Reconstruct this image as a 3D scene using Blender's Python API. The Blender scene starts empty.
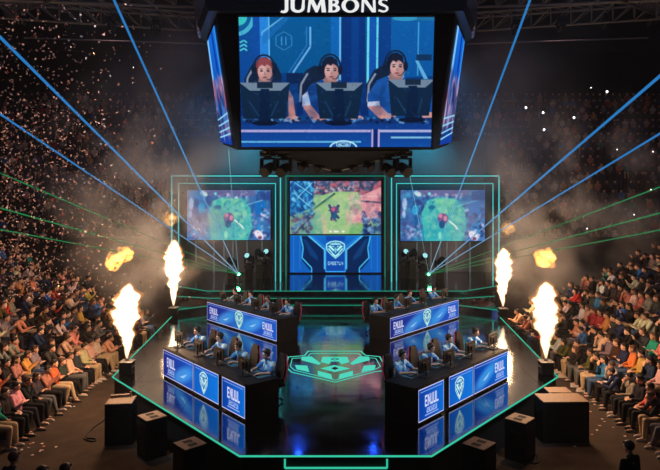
import bpy, bmesh, math, random
import numpy as np
from mathutils import Vector, Matrix, Euler
random.seed(7)
rng = np.random.default_rng(11)
PI = math.pi
scn = bpy.context.scene
C = scn.collection
CAMZ = 6.5          # eye height above the arena floor
SZ = 1.0            # stage deck height

def at(x, y, Y):
    "world point that stands at depth Y on the sight line of pixel x, y"
    return Vector(((x - 336) * Y / 600.0, Y, CAMZ - (y - 198) * Y / 600.0))

def lin(c):
    return tuple((v / 255 / 12.92) if v / 255 <= .04045 else ((v / 255 + .055) / 1.055) ** 2.4 for v in c)

# ------------------------------------------------------------------ materials
def newmat(name):
    m = bpy.data.materials.new(name); m.use_nodes = True
    nt = m.node_tree; nt.nodes.clear()
    out = nt.nodes.new('ShaderNodeOutputMaterial')
    return m, nt, out

def pbr(name, col, rough=.6, metal=0, noise=0.0, nscale=20, bump=0.0, spec=.5, objcol=False):
    m, nt, out = newmat(name)
    b = nt.nodes.new('ShaderNodeBsdfPrincipled')
    b.inputs['Roughness'].default_value = rough
    b.inputs['Metallic'].default_value = metal
    b.inputs['Specular IOR Level'].default_value = spec
    b.inputs['Base Color'].default_value = (*col, 1)
    nt.links.new(b.outputs[0], out.inputs[0])
    src = None
    if objcol:
        oi = nt.nodes.new('ShaderNodeObjectInfo'); src = oi.outputs['Color']
        nt.links.new(src, b.inputs['Base Color'])
    if noise or bump:
        tc = nt.nodes.new('ShaderNodeTexCoord'); nz = nt.nodes.new('ShaderNodeTexNoise')
        nz.inputs['Scale'].default_value = nscale; nz.inputs['Detail'].default_value = 4
        nt.links.new(tc.outputs['Object'], nz.inputs['Vector'])
        if noise:
            mp = nt.nodes.new('ShaderNodeMapRange')
            mp.inputs['To Min'].default_value = 1 - noise; mp.inputs['To Max'].default_value = 1 + noise
            nt.links.new(nz.outputs[0], mp.inputs[0])
            mx = nt.nodes.new('ShaderNodeMix'); mx.data_type = 'RGBA'; mx.blend_type = 'MULTIPLY'
            mx.inputs[0].default_value = 1
            if src: nt.links.new(src, mx.inputs[6])
            else: mx.inputs[6].default_value = (*col, 1)
            nt.links.new(mp.outputs[0], mx.inputs[7])
            nt.links.new(mx.outputs[2], b.inputs['Base Color'])
        if bump:
            bp = nt.nodes.new('ShaderNodeBump'); bp.inputs['Strength'].default_value = bump
            bp.inputs['Distance'].default_value = .02
            nt.links.new(nz.outputs[0], bp.inputs['Height']); nt.links.new(bp.outputs[0], b.inputs['Normal'])
    return m

def emis(name, col, s):
    m, nt, out = newmat(name)
    e = nt.nodes.new('ShaderNodeEmission'); e.inputs[0].default_value = (*col, 1); e.inputs[1].default_value = s
    nt.links.new(e.outputs[0], out.inputs[0]); return m

def screenmat(name, s=1.0):
    m, nt, out = newmat(name)
    a = nt.nodes.new('ShaderNodeVertexColor'); a.layer_name = 'led'
    e = nt.nodes.new('ShaderNodeEmission'); e.inputs[1].default_value = s
    nt.links.new(a.outputs[0], e.inputs[0]); nt.links.new(e.outputs[0], out.inputs[0]); return m

def beammat(name, col, s, alpha, near=None):
    m, nt, out = newmat(name)
    e = nt.nodes.new('ShaderNodeEmission'); e.inputs[0].default_value = (*col, 1); e.inputs[1].default_value = s
    t = nt.nodes.new('ShaderNodeBsdfTransparent'); mx = nt.nodes.new('ShaderNodeMixShader')
    mx.inputs[0].default_value = alpha
    if near:   # paler where the beam is still tight, close to its projector
        tc = nt.nodes.new('ShaderNodeTexCoord'); ln = nt.nodes.new('ShaderNodeVectorMath'); ln.operation = 'LENGTH'; nt.links.new(tc.outputs['Object'], ln.inputs[0])
        mr = nt.nodes.new('ShaderNodeMapRange'); mr.inputs['From Max'].default_value = 17; nt.links.new(ln.outputs['Value'], mr.inputs[0])
        mc = nt.nodes.new('ShaderNodeMix'); mc.data_type = 'RGBA'; mc.inputs[6].default_value = (*near, 1); mc.inputs[7].default_value = (*col, 1)
        nt.links.new(mr.outputs[0], mc.inputs[0]); nt.links.new(mc.outputs[2], e.inputs[0])
    nt.links.new(t.outputs[0], mx.inputs[1]); nt.links.new(e.outputs[0], mx.inputs[2])
    nt.links.new(mx.outputs[0], out.inputs[0]); return m

M = {}
M['skin'] = pbr('skin', (.6, .35, .25), .55, objcol=True)
M['fabric'] = pbr('fabric', (.2, .2, .2), .9, objcol=True, noise=.25, nscale=18, spec=.2)
M['hair'] = pbr('hair', (.015, .01, .008), .6, objcol=True, noise=.3, nscale=60)
M['eye'] = pbr('eye', (.02, .015, .012), .3)
M['lip'] = pbr('lip', (.35, .1, .08), .5)
M['shoe'] = pbr('shoe', (.5, .5, .5), .6, objcol=True)
M['black'] = pbr('black_satin', (.006, .007, .010), .5, spec=.15)
M['blackm'] = pbr('black_matte', (.012, .012, .014), .8, spec=.2)
M['plastic'] = pbr('plastic', (.008, .009, .012), .5, spec=.2)
M['metal'] = pbr('steel', (.25, .24, .23), .4, .9, noise=.2)
M['truss'] = pbr('truss_paint', (.16, .15, .15), .6, .3)
M['seat'] = pbr('seat_plastic', (.012, .012, .018), .7, spec=.2)
M['chairred'] = pbr('chair_red', (.55, .06, .12), .5)
M['ply'] = pbr('plywood_top', (.20, .105, .052), .7, noise=.35, nscale=9)
M['carpet'] = pbr('arena_carpet', (.046, .033, .026), .95, noise=.5, nscale=2.2, bump=.3, spec=.1)
M['riser'] = pbr('riser_concrete', (.035, .030, .030), .9, noise=.3, nscale=3)
M['wall'] = pbr('arena_wall', (.012, .013, .018), .95, noise=.2, nscale=1)
M['drape'] = pbr('set_wall', (.040, .070, .085), .7, noise=.25, nscale=1.2)
M['fascia'] = pbr('stage_fascia', (.012, .012, .014), .7)
M['confetti'] = pbr('confetti', (.8, .6, .55), .6, objcol=True)
def jersey_material():
    m, nt, out = newmat('jersey'); b = nt.nodes.new('ShaderNodeBsdfPrincipled'); b.inputs['Roughness'].default_value = .75
    oi = nt.nodes.new('ShaderNodeObjectInfo'); tc = nt.nodes.new('ShaderNodeTexCoord'); nz = nt.nodes.new('ShaderNodeTexNoise'); nz.inputs['Scale'].default_value = 5.5
    nt.links.new(tc.outputs['Object'], nz.inputs['Vector']); mr = nt.nodes.new('ShaderNodeMapRange'); mr.inputs['From Min'].default_value = .54; mr.inputs['From Max'].default_value = .60
    nt.links.new(nz.outputs[0], mr.inputs[0]); mx = nt.nodes.new('ShaderNodeMix'); mx.data_type = 'RGBA'; mx.inputs[7].default_value = (.42, .62, .70, 1)
    nt.links.new(mr.outputs[0], mx.inputs[0]); nt.links.new(oi.outputs['Color'], mx.inputs[6]); nt.links.new(mx.outputs[2], b.inputs['Base Color']); nt.links.new(b.outputs[0], out.inputs[0]); return m
M['jersey'] = jersey_material()
M['rim'] = pbr('white_gloss', (.75, .77, .8), .25)
M['teal'] = emis('teal_led', lin((62, 225, 185)), .72)
M['cyan'] = emis('cyan_led', lin((80, 225, 225)), .8)
M['tealdim'] = emis('teal_led_dim', lin((30, 160, 130)), .7)
M['white_led'] = emis('white_led', lin((225, 225, 250)), .95)
M['greenlens'] = emis('green_lens', (.1, 1, .35), 12)
M['bluelens'] = emis('blue_lens', (.02, .10, 1), 26)
M['whitelens'] = emis('white_lens', (.35, .8, .85), 1.0)
M['logo_glow'] = emis('deck_logo', lin((85, 232, 205)), .85)
M['text'] = emis('lit_lettering', (1, 1, 1), .85)
M['screen'] = screenmat('led_screen', 1.0)
M['phone'] = emis('phone_light', (.85, .9, 1), 5)

def deck_material():
    m, nt, out = newmat('stage_gloss')
    b = nt.nodes.new('ShaderNodeBsdfPrincipled')
    b.inputs['Base Color'].default_value = (.27, .30, .33, 1)
    b.inputs['Metallic'].default_value = 1
    tc = nt.nodes.new('ShaderNodeTexCoord')
    nz = nt.nodes.new('ShaderNodeTexNoise'); nz.inputs['Scale'].default_value = 1.3; nz.inputs['Detail'].default_value = 5
    nt.links.new(tc.outputs['Object'], nz.inputs['Vector'])
    mr = nt.nodes.new('ShaderNodeMapRange'); mr.inputs['From Min'].default_value = .3; mr.inputs['From Max'].default_value = .7
    mr.inputs['To Min'].default_value = .05; mr.inputs['To Max'].default_value = .16
    nt.links.new(nz.outputs[0], mr.inputs[0]); nt.links.new(mr.outputs[0], b.inputs['Roughness'])
    n2 = nt.nodes.new('ShaderNodeTexNoise'); n2.inputs['Scale'].default_value = 3
    nt.links.new(tc.outputs['Object'], n2.inputs['Vector'])
    bp = nt.nodes.new('ShaderNodeBump'); bp.inputs['Strength'].default_value = .06; bp.inputs['Distance'].default_value = .02
    nt.links.new(n2.outputs[0], bp.inputs['Height'])
    # panel seams, 2 m by 2 m
    br = nt.nodes.new('ShaderNodeTexBrick'); br.offset = 0
    br.inputs['Scale'].default_value = .5; br.inputs['Mortar Size'].default_value = .004
    br.inputs['Brick Width'].default_value = 1; br.inputs['Row Height'].default_value = 1
    br.inputs['Color1'].default_value = (.27, .30, .33, 1); br.inputs['Color2'].default_value = (.27, .30, .33, 1)
    br.inputs['Mortar'].default_value = (.05, .05, .05, 1)
    nt.links.new(tc.outputs['Object'], br.inputs['Vector'])
    nt.links.new(br.outputs[0], b.inputs['Base Color'])
    nt.links.new(bp.outputs[0], b.inputs['Normal'])
    nt.links.new(b.outputs[0], out.inputs[0]); return m
M['deck'] = deck_material()

# ------------------------------------------------------------------ object helpers
def link(o, parent=None):
    C.objects.link(o)
    if parent is not None: o.parent = parent
    return o

def tag(o, label=None, cat=None, group=None, kind=None):
    if label: o['label'] = label
    if cat: o['category'] = cat
    if group: o['group'] = group
    if kind: o['kind'] = kind
    return o

def empty(name, label, cat, loc=(0, 0, 0), rz=0, group=None):
    o = bpy.data.objects.new(name, None); o.empty_display_size = .2
    link(o); o.location = loc; o.rotation_euler = (0, 0, rz)
    return tag(o, label, cat, group)

def mesh_from_bm(name, bm, mat, smooth=False):
    me = bpy.data.meshes.new(name); bm.normal_update(); bm.to_mesh(me); bm.free()
    for m in (mat if isinstance(mat, (list, tuple)) else [mat]): me.materials.append(m)
    if smooth: me.polygons.foreach_set('use_smooth', [True] * len(me.polygons))
    return me

def obj(name, bm, mat, parent=None, smooth=False):
    me = mesh_from_bm(name, bm, mat, smooth) if isinstance(bm, bmesh.types.BMesh) else bm
    return link(bpy.data.objects.new(name, me), parent)

def dup_tree(root, loc, rz):
    r = root.copy(); C.objects.link(r); r.location = loc; r.rotation_euler = (0, 0, rz)
    for ch in list(root.children):
        c = ch.copy(); C.objects.link(c); c.parent = r
        for g in list(ch.children):
            d = g.copy(); C.objects.link(d); d.parent = c
    return r

def B(): return bmesh.new()

def add_box(bm, c, s, rot=None, bevel=0):
    r = bmesh.ops.create_cube(bm, size=1)
    vs = r['verts']
    bmesh.ops.scale(bm, vec=s, verts=vs)
    if bevel:
        es = list({e for v in vs for e in v.link_edges})
        rr = bmesh.ops.bevel(bm, geom=es, offset=bevel, segments=2, affect='EDGES', profile=.5)
        vs = list({v for f in rr['faces'] for v in f.verts} | {v for v in vs if v.is_valid})
    if rot is not None: bmesh.ops.rotate(bm, verts=vs, cent=(0, 0, 0), matrix=rot)
    bmesh.ops.translate(bm, vec=c, verts=vs)
    return bm

def add_prism(bm, pts, z0, z1, top_pts=None):
    n = len(pts); tp = top_pts or pts
    lo = [bm.verts.new((p[0], p[1], z0)) for p in pts]
    hi = [bm.verts.new((p[0], p[1], z1)) for p in tp]
    bm.faces.new(lo[::-1]); bm.faces.new(hi)
    for i in range(n):
        j = (i + 1) % n
        bm.faces.new((lo[i], lo[j], hi[j], hi[i]))
    return bm

def frame_of(d):
    d = d.normalized()
    a = Vector((0, 0, 1)) if abs(d.z) < .9 else Vector((1, 0, 0))
    u = d.cross(a).normalized(); v = d.cross(u).normalized()
    return u, v

def add_tube(bm, p0, p1, r0, r1=None, seg=8, cap=True):
    p0, p1 = Vector(p0), Vector(p1); r1 = r0 if r1 is None else r1
    u, v = frame_of(p1 - p0)
    A = [bm.verts.new(p0 + (u * math.cos(2 * PI * i / seg) + v * math.sin(2 * PI * i / seg)) * r0) for i in range(seg)]
    D = [bm.verts.new(p1 + (u * math.cos(2 * PI * i / seg) + v * math.sin(2 * PI * i / seg)) * r1) for i in range(seg)]
    for i in range(seg):
        j = (i + 1) % seg; bm.faces.new((A[i], A[j], D[j], D[i]))
    if cap: bm.faces.new(A[::-1]); bm.faces.new(D)
    return bm

def add_path(bm, pts, r, seg=6):
    for a, b in zip(pts, pts[1:]): add_tube(bm, a, b, r, seg=seg)
    return bm

def add_capsule(bm, p0, p1, r0, r1, seg=12):
    p0, p1 = Vector(p0), Vector(p1); d = (p1 - p0)
    if d.length < 1e-5: d = Vector((0, 0, 1e-4)); p1 = p0 + d
    n = d.normalized(); u, v = frame_of(d)
    prof = []
    for k in range(4):
        a = -PI / 2 + (PI / 2) * (k + (0.0 if k else .12)) / 4; prof.append((p0 + n * math.sin(a) * r0, r0 * math.cos(a)))
    prof.append((p0, r0)); prof.append((p1, r1))
    for k in range(1, 5):
        a = (PI / 2) * (k - (0.12 if k == 4 else 0)) / 4; prof.append((p1 + n * math.sin(a) * r1, r1 * math.cos(a)))
    rings = [[bm.verts.new(c + (u * math.cos(2 * PI * i / seg) + v * math.sin(2 * PI * i / seg)) * r) for i in range(seg)] for c, r in prof]
    for A, D in zip(rings, rings[1:]):
        for i in range(seg):
            j = (i + 1) % seg; bm.faces.new((A[i], A[j], D[j], D[i]))
    bm.faces.new(rings[0][::-1]); bm.faces.new(rings[-1])

def add_ball(bm, c, s, rot=None, seg=16):
    r = bmesh.ops.create_uvsphere(bm, u_segments=seg, v_segments=max(8, seg * 3 // 4), radius=1)
    vs = r['verts']; bmesh.ops.scale(bm, vec=s, verts=vs)
    if rot is not None: bmesh.ops.rotate(bm, verts=vs, cent=(0, 0, 0), matrix=rot)
    bmesh.ops.translate(bm, vec=c, verts=vs)

def remesh(name, bm, voxel, mats, smooth_it=4):
    me = mesh_from_bm(name + '_src', bm, mats[0])
    o = bpy.data.objects.new(name + '_src', me); C.objects.link(o)
    md = o.modifiers.new('r', 'REMESH'); md.mode = 'VOXEL'; md.voxel_size = voxel
    sm = o.modifiers.new('s', 'SMOOTH'); sm.factor = .5; sm.iterations = smooth_it
    dg = bpy.context.evaluated_depsgraph_get()
    out = bpy.data.meshes.new_from_object(o.evaluated_get(dg)); out.name = name
    bpy.data.objects.remove(o); bpy.data.meshes.remove(me)
    out.materials.clear()
    for m in mats: out.materials.append(m)
    out.polygons.foreach_set('use_smooth', [True] * len(out.polygons))
    return out

# ------------------------------------------------------------------ LED picture painter
class Paint:
    def __init__(s, w, h, x0, x1, y0, y1, base=(0, 0, 0)):
        s.w, s.h = w * 2, h * 2; s.x0, s.x1, s.y0, s.y1 = x0, x1, y0, y1
        s.a = np.zeros((s.h, s.w, 3)); s.a[:] = base
        s.X = x0 + (np.arange(s.w) + .5) / s.w * (x1 - x0); s.Y = y0 + (np.arange(s.h) + .5) / s.h * (y1 - y0)
    def _box(s, xa, xb, ya, yb):
        i0, i1 = np.searchsorted(s.X, [xa, xb]); j0, j1 = np.searchsorted(s.Y, [ya, yb])
        return i0, i1, j0, j1
    def poly(s, pts, col, al=1.0):
        p = np.array(pts, float)
        i0, i1, j0, j1 = s._box(p[:, 0].min(), p[:, 0].max(), p[:, 1].min(), p[:, 1].max())
        if i1 <= i0 or j1 <= j0: return
        X, Y = np.meshgrid(s.X[i0:i1], s.Y[j0:j1]); ins = np.zeros(X.shape, bool)
        for (xa, ya), (xb, yb) in zip(p, np.roll(p, -1, 0)):
            if ya == yb: continue
            c = ((ya > Y) != (yb > Y)) & (X < (xb - xa) * (Y - ya) / (yb - ya) + xa); ins ^= c
        v = s.a[j0:j1, i0:i1]; v[ins] = v[ins] * (1 - al) + np.array(col, float) * al
    def rect(s, xa, ya, xb, yb, col, al=1.0): s.poly([(xa, ya), (xb, ya), (xb, yb), (xa, yb)], col, al)
    def ell(s, cx, cy, rx, ry, col, al=1.0, soft=0.0, rot=0):
        R = max(rx, ry) * (1 + soft)
        i0, i1, j0, j1 = s._box(cx - R, cx + R, cy - R, cy + R)
        if i1 <= i0 or j1 <= j0: return
        X, Y = np.meshgrid(s.X[i0:i1] - cx, s.Y[j0:j1] - cy); c, q = math.cos(rot), math.sin(rot)
        d = np.sqrt(((X * c + Y * q) / rx) ** 2 + ((-X * q + Y * c) / ry) ** 2)
        k = np.clip((1 + soft - d) / max(soft, 1e-3) if soft else (d <= 1) * 1.0, 0, 1) * al
        s.a[j0:j1, i0:i1] = s.a[j0:j1, i0:i1] * (1 - k[..., None]) + np.array(col, float) * k[..., None]
    def line(s, pts, w, col, al=1.0):
        for (xa, ya), (xb, yb) in zip(pts, pts[1:]):
            d = math.hypot(xb - xa, yb - ya) or 1; nx, ny = -(yb - ya) / d * w / 2, (xb - xa) / d * w / 2
            s.poly([(xa + nx, ya + ny), (xb + nx, yb + ny), (xb - nx, yb - ny), (xa - nx, ya - ny)], col, al)
    def grad(s, xa, ya, xb, yb, c0, c1, vert=True, al=1.0):
        i0, i1, j0, j1 = s._box(xa, xb, ya, yb)
        t = ((s.Y[j0:j1] - ya) / (yb - ya))[:, None, None] if vert else ((s.X[i0:i1] - xa) / (xb - xa))[None, :, None]
        g = np.array(c0) * (1 - t) + np.array(c1) * t
        s.a[j0:j1, i0:i1] = s.a[j0:j1, i0:i1] * (1 - al) + g * al
    def specks(s, xa, ya, xb, yb, n, cols, r0, r1, al=.8):
        for _ in range(n):
            s.ell(random.uniform(xa, xb), random.uniform(ya, yb), random.uniform(r0, r1), random.uniform(r0, r1) * .7,
                  random.choice(cols), random.uniform(.3, 1) * al, .5, random.uniform(0, 3))
    def blur(s, k=1):
        for _ in range(k):
            p = np.pad(s.a, ((1, 1), (1, 1), (0, 0)), 'edge')
            s.a = (p[:-2, 1:-1] + p[2:, 1:-1] + p[1:-1, :-2] + p[1:-1, 2:] + 2 * p[1:-1, 1:-1]) / 6
    def out(s):
        a = s.a.reshape(s.h // 2, 2, s.w // 2, 2, 3).mean((1, 3)); return np.clip(a, 0, 255)

FONT = {'E': '11111 10000 10000 11110 10000 10000 11111', 'N': '10001 11001 10101 10101 10011 10001 10001',
        'U': '10001 10001 10001 10001 10001 10001 11111', 'L': '10000 10000 10000 10000 10000 10000 11111',
        'J': '00111 00010 00010 00010 00010 10010 11110', '2': '11111 00001 00001 11111 10000 10000 11111',
        '0': '11111 10001 10001 10001 10001 10001 11111', '3': '11111 00001 00001 01111 00001 00001 11111',
        'G': '11111 10000 10000 10111 10001 10001 11111', 'A': '01110 10001 10001 11111 10001 10001 10001',
        'S': '11111 10000 10000 11111 00001 00001 11111', 'T': '11111 00100 00100 00100 00100 00100 00100',
        'R': '11110 10001 10001 11110 10100 10010 10001', 'I': '111 010 010 010 010 010 111'}
def paint_text(p, txt, x, y, w, h, col, al=1.0, gap=1.0):
    n = sum(len(FONT[c].split()[0]) for c in txt) + gap * (len(txt) - 1); cw = w / n; ch = h / 7
    for c in txt:
        rows = FONT[c].split()
        for r, row in enumerate(rows):
            for k, b in enumerate(row):
                if b == '1': p.rect(x + k * cw, y + r * ch, x + (k + 1) * cw + .01, y + (r + 1) * ch + .01, col, al)
        x += (len(rows[0]) + gap) * cw

def paint_shield(p, cx, cy, w, h, hi, lo):
    "winged shield badge in the box w by h centred on cx, cy"
    def q(pts): return [(cx + a * w / 2, cy + b * h / 2) for a, b in pts]
    out = [(-1, -.62), (-.55, -.9), (0, -1), (.55, -.9), (1, -.62), (.94, .05), (.5, .55), (0, 1), (-.5, .55), (-.94, .05)]
    p.poly(q(out), hi); p.poly(q([(a * .88, b * .88) for a, b in out]), lo)
    p.poly(q([(-.6, -.66), (0, -.8), (.6, -.66), (.5, -.5), (-.5, -.5)]), hi, .8)
    for s in (-1, 1):
        p.poly(q([(s * .78, -.38), (s * .56, -.5), (s * .12, .0), (s * .2, .2)]), hi)
        p.poly(q([(s * .78, -.05), (s * .70, -.2), (s * .3, .3), (s * .34, .44)]), hi)
        p.poly(q([(s * .45, -.42), (s * .2, -.42), (s * .1, -.2)]), hi)
        p.poly(q([(s * .28, .34), (0, .62), (0, .84), (s * .42, .46)]), hi)
    p.poly(q([(-.12, -.1), (0, -.3), (.12, -.1), (.1, .3), (0, .42), (-.1, .3)]), hi, .7)

def screen_mesh(name, paint, P00, P10, P11, P01, mat=None):
    "grid mesh coloured from the painting: corners top-left, top-right, bottom-right, bottom-left"
    a = paint.out(); h, w, _ = a.shape
    l = a / 255.0; l = np.where(l <= .04045, l / 12.92, ((l + .055) / 1.055) ** 2.4)
    P00, P10, P11, P01 = [np.array(v, float) for v in (P00, P10, P11, P01)]
    u = np.linspace(0, 1, w)[None, :, None]; v = np.linspace(0, 1, h)[:, None, None]
    co = (P00 * (1 - u) + P10 * u) * (1 - v) + (P01 * (1 - u) + P11 * u) * v
    idx = np.arange(w * h).reshape(h, w)
    f = np.stack([idx[:-1, :-1], idx[1:, :-1], idx[1:, 1:], idx[:-1, 1:]], -1).reshape(-1, 4)
    me = bpy.data.meshes.new(name)
    me.vertices.add(w * h); me.vertices.foreach_set('co', co.ravel())
    nf = len(f); me.loops.add(nf * 4); me.loops.foreach_set('vertex_index', f.ravel().astype(np.int32))
    me.polygons.add(nf); me.polygons.foreach_set('loop_start', np.arange(0, nf * 4, 4, dtype=np.int32))
    me.update(calc_edges=True)
    at_ = me.color_attributes.new('led', 'FLOAT_COLOR', 'POINT')
    at_.data.foreach_set('color', np.concatenate([l, np.ones((h, w, 1))], -1).ravel().astype(np.float32))
    me.materials.append(mat or M['screen']); me.validate()
    return me
# ------------------------------------------------------------------ the paintings
def paint_players():
    p = Paint(430, 290, 12, 660, 4, 436, (7, 70, 135))
    p.grad(12, 4, 660, 330, (6, 84, 150), (8, 40, 105))
    p.rect(12, 4, 60, 240, (10, 70, 150)); p.ell(8, 4, 62, 66, (80, 190, 220)); p.ell(4, 0, 54, 58, (12, 90, 150)); p.ell(14, 8, 30, 28, (60, 210, 200))
    for k in range(3): p.line([(18, 92 + k * 13), (32, 84 + k * 13), (42, 92 + k * 13)], 5, (90, 220, 220))
    p.rect(62, 4, 84, 200, (14, 70, 160)); p.rect(84, 4, 112, 150, (40, 135, 225)); p.rect(112, 4, 117, 160, (110, 200, 255))
    p.poly([(117, 4), (345, 4), (345, 190), (117, 190)], (4, 84, 145))
    p.line([(168, 4), (92, 58), (92, 70)], 5, (110, 190, 235)); p.poly([(165, 4), (190, 4), (95, 100), (92, 66)], (30, 110, 190), .6)
    p.line([(250, 40), (250, 105), (192, 190)], 6, (120, 190, 245)); p.line([(238, 40), (238, 100), (178, 190)], 3, (50, 130, 210))
    h = [(163 + 30 * math.cos(PI / 6 + k * PI / 3), 86 + 30 * math.sin(PI / 6 + k * PI / 3)) for k in range(7)]
    p.line(h, 2.5, (60, 140, 195)); p.line([(156, 72), (156, 100)], 4, (70, 150, 205)); p.line([(170, 72), (170, 100)], 4, (70, 150, 205))
    p.rect(318, 4, 345, 220, (14, 100, 185)); p.rect(345, 4, 351, 215, (120, 205, 250)); p.rect(351, 4, 430, 240, (6, 40, 110))
    p.rect(385, 4, 410, 240, (8, 55, 130)); p.rect(436, 4, 444, 240, (120, 245, 255)); p.rect(444, 4, 466, 240, (15, 80, 175)); p.rect(467, 4, 474, 240, (110, 235, 255))
    p.rect(474, 4, 515, 240, (8, 55, 130)); p.poly([(515, 22), (660, 22), (660, 200), (560, 205), (515, 130)], (10, 88, 165))
    p.rect(515, 4, 660, 20, (30, 110, 160)); p.rect(603, 24, 607, 200, (70, 165, 225)); p.poly([(596, 150), (606, 150), (640, 210), (626, 210)], (110, 190, 235))
    p.line([(515, 130), (560, 205)], 4, (100, 190, 240)); p.ell(560, 12, 40, 9, (70, 190, 220), .6)
    p.rect(600, 130, 650, 150, (15, 45, 80)); p.rect(170, 190, 225, 225, (10, 30, 70))
    def chair(x, y): p.poly([(x - 62, y + 105), (x - 66, y + 40), (x - 40, y - 8), (x - 12, y - 24), (x + 40, y - 12), (x + 58, y + 30), (x + 50, y + 105)], (20, 28, 48)); p.line([(x - 60, y + 95), (x - 56, y + 38), (x - 34, y + 2)], 7, (150, 155, 175))
    def head(x, y, hair, skin, look=0):
        p.poly([(x - 18, y + 28), (x + 20, y + 28), (x + 26, y + 62), (x - 24, y + 62)], tuple(v * .7 for v in skin))
        p.ell(x, y - 4, 27, 33, hair); p.ell(x + 2 + look, y + 10, 23, 30, skin); p.ell(x + 14 + look, y + 14, 11, 22, tuple(v * .86 for v in skin), .7, .6); p.ell(x - 6 + look, y + 2, 10, 10, (255, 205, 190), .45, .8); p.ell(x + 2 + look, y + 34, 15, 8, tuple(v * .8 for v in skin), .6, .5)
        p.poly([(x - 25, y + 2), (x - 27, y - 20), (x - 14, y - 37), (x + 6, y - 40), (x + 24, y - 28), (x + 27, y), (x + 20, y - 10), (x + 10, y - 16), (x + 2, y - 9), (x - 8, y - 15), (x - 16, y - 8)], hair); [p.line([(x - 20 + k * 5, y - 8 - random.random() * 6), (x - 10 + k * 4.5, y - 34)], 2, tuple(min(255, v * 1.5 + 14) for v in hair), .6) for k in range(8)]
        p.ell(x - 9 + look, y + 6, 5, 2.6, (40, 22, 26)); p.ell(x + 13 + look, y + 6, 5, 2.6, (40, 22, 26))
        p.line([(x - 15 + look, y - 1), (x - 4 + look, y)], 2.5, tuple(v * .8 for v in hair)); p.line([(x + 8 + look, y), (x + 19 + look, y - 1)], 2.5, tuple(v * .8 for v in hair))
        p.poly([(x + 1 + look, y + 7), (x + 6 + look, y + 19), (x - 2 + look, y + 19)], tuple(v * .78 for v in skin)); p.ell(x + 2 + look, y + 27, 7, 2.6, (150, 60, 65))
        t = [(x + 34 * math.cos(a), y - 8 + 38 * math.sin(a)) for a in np.linspace(PI * 1.02, PI * 1.98, 16)]
        p.line(t, 6, (22, 26, 42)); p.ell(x - 33, y + 4, 9, 17, (18, 22, 38)); p.ell(x + 34, y + 4, 8, 16, (18, 22, 38)); p.line([(x + 34, y + 14), (x + 20, y + 34), (x + 8, y + 34)], 2.5, (15, 18, 30))
    skin = (240, 165, 150)
    chair(97, 170); p.poly([(40, 238), (75, 218), (120, 218), (170, 240), (205, 300), (200, 360), (40, 360)], (24, 60, 105))
    head(97, 178, (140, 55, 52), skin); p.poly([(176, 240), (192, 270), (200, 335), (176, 345)], (215, 140, 130)); p.ell(190, 342, 24, 12, skin)
    chair(275, 190); p.poly([(222, 270), (250, 228), (290, 212), (345, 212), (400, 250), (420, 330), (226, 330)], (20, 66, 140)); p.poly([(290, 212), (318, 232), (345, 212)], (220, 225, 245))
    p.poly([(222, 265), (240, 250), (252, 300), (222, 298)], (210, 215, 240)); p.poly([(222, 298), (252, 296), (292, 345), (258, 352)], (220, 148, 140)); p.ell(282, 346, 26, 12, skin)
    head(315, 176, (18, 16, 30), skin, 3); p.ell(405, 340, 22, 11, skin)
    chair(500, 190); p.poly([(440, 262), (470, 215), (505, 200), (560, 205), (620, 235), (660, 260), (660, 330), (445, 330)], (24, 82, 165)); p.poly([(505, 200), (535, 222), (560, 205)], (225, 230, 245))
    p.poly([(440, 285), (480, 282), (482, 296), (440, 300)], (225, 228, 245)); p.poly([(440, 300), (482, 296), (520, 332), (486, 345)], (225, 150, 142)); p.ell(510, 334, 26, 12, skin)
    head(531, 164, (16, 14, 28), skin, 4); p.ell(645, 330, 22, 12, skin)
    p.poly([(12, 352), (660, 336), (660, 440), (12, 440)], (16, 52, 120)); p.grad(12, 356, 660, 440, (14, 64, 150), (16, 100, 205), al=.75)
    for x in range(30, 660, 9):
        p.ell(x + random.uniform(-3, 3), 346 + random.uniform(-10, 8), 6, 5, random.choice([(30, 50, 90), (60, 120, 190), (15, 20, 45), (120, 180, 230)]), .8)
    for jx, jy in ((130, 270), (320, 275), (550, 265)):
        for k in range(26): p.ell(jx + random.uniform(-80, 90), jy + random.uniform(-45, 55), random.uniform(8, 22), random.uniform(6, 16), random.choice([(10, 30, 80), (50, 130, 210), (14, 50, 110)]), .22, .8, random.uniform(0, 3))
    def monitor(xa, xb, yt, sx):
        p.poly([(xa, yt), (xb, yt), (xb - 16, yt + 118), (xa + 12, yt + 118)], (14, 34, 56)); p.poly([(xa, yt), (xb, yt), (xb - 30, yt + 26), (xa + 34, yt + 26)], (130, 145, 160))
        p.rect(sx - 26, yt - 2, sx + 26, yt + 18, (24, 36, 52)); p.poly([(sx - 14, yt + 20), (sx + 14, yt + 20), (sx + 20, yt + 140), (sx - 24, yt + 140)], (8, 26, 52)); p.ell(sx, yt + 132, 46, 8, (10, 18, 38))
        p.line([(xa + 30, yt + 60), (sx - 20, yt + 110)], 4, (30, 66, 100)); p.line([(xb - 40, yt + 60), (sx + 20, yt + 110)], 4, (30, 66, 100))
    monitor(14, 182, 222, 98); monitor(268, 425, 222, 345); monitor(508, 662, 212, 590)
    p.rect(12, 376, 452, 384, (205, 190, 240)); p.rect(12, 412, 420, 418, (110, 205, 250)); p.rect(480, 376, 660, 384, (200, 200, 245)); p.rect(520, 398, 660, 404, (150, 220, 250))
    p.rect(454, 374, 460, 436, (215, 190, 240)); p.rect(476, 374, 482, 436, (215, 190, 240)); p.rect(461, 374, 475, 436, (12, 40, 110))
    p.grad(12, 4, 660, 436, (30, 120, 190), (0, 20, 70), al=.16)
    for k in range(900): p.ell(random.uniform(12, 660), random.uniform(4, 436), random.uniform(1, 3.5), random.uniform(1, 3), random.choice([(10, 30, 80), (90, 160, 220), (20, 70, 140)]), .16, .6)
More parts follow.
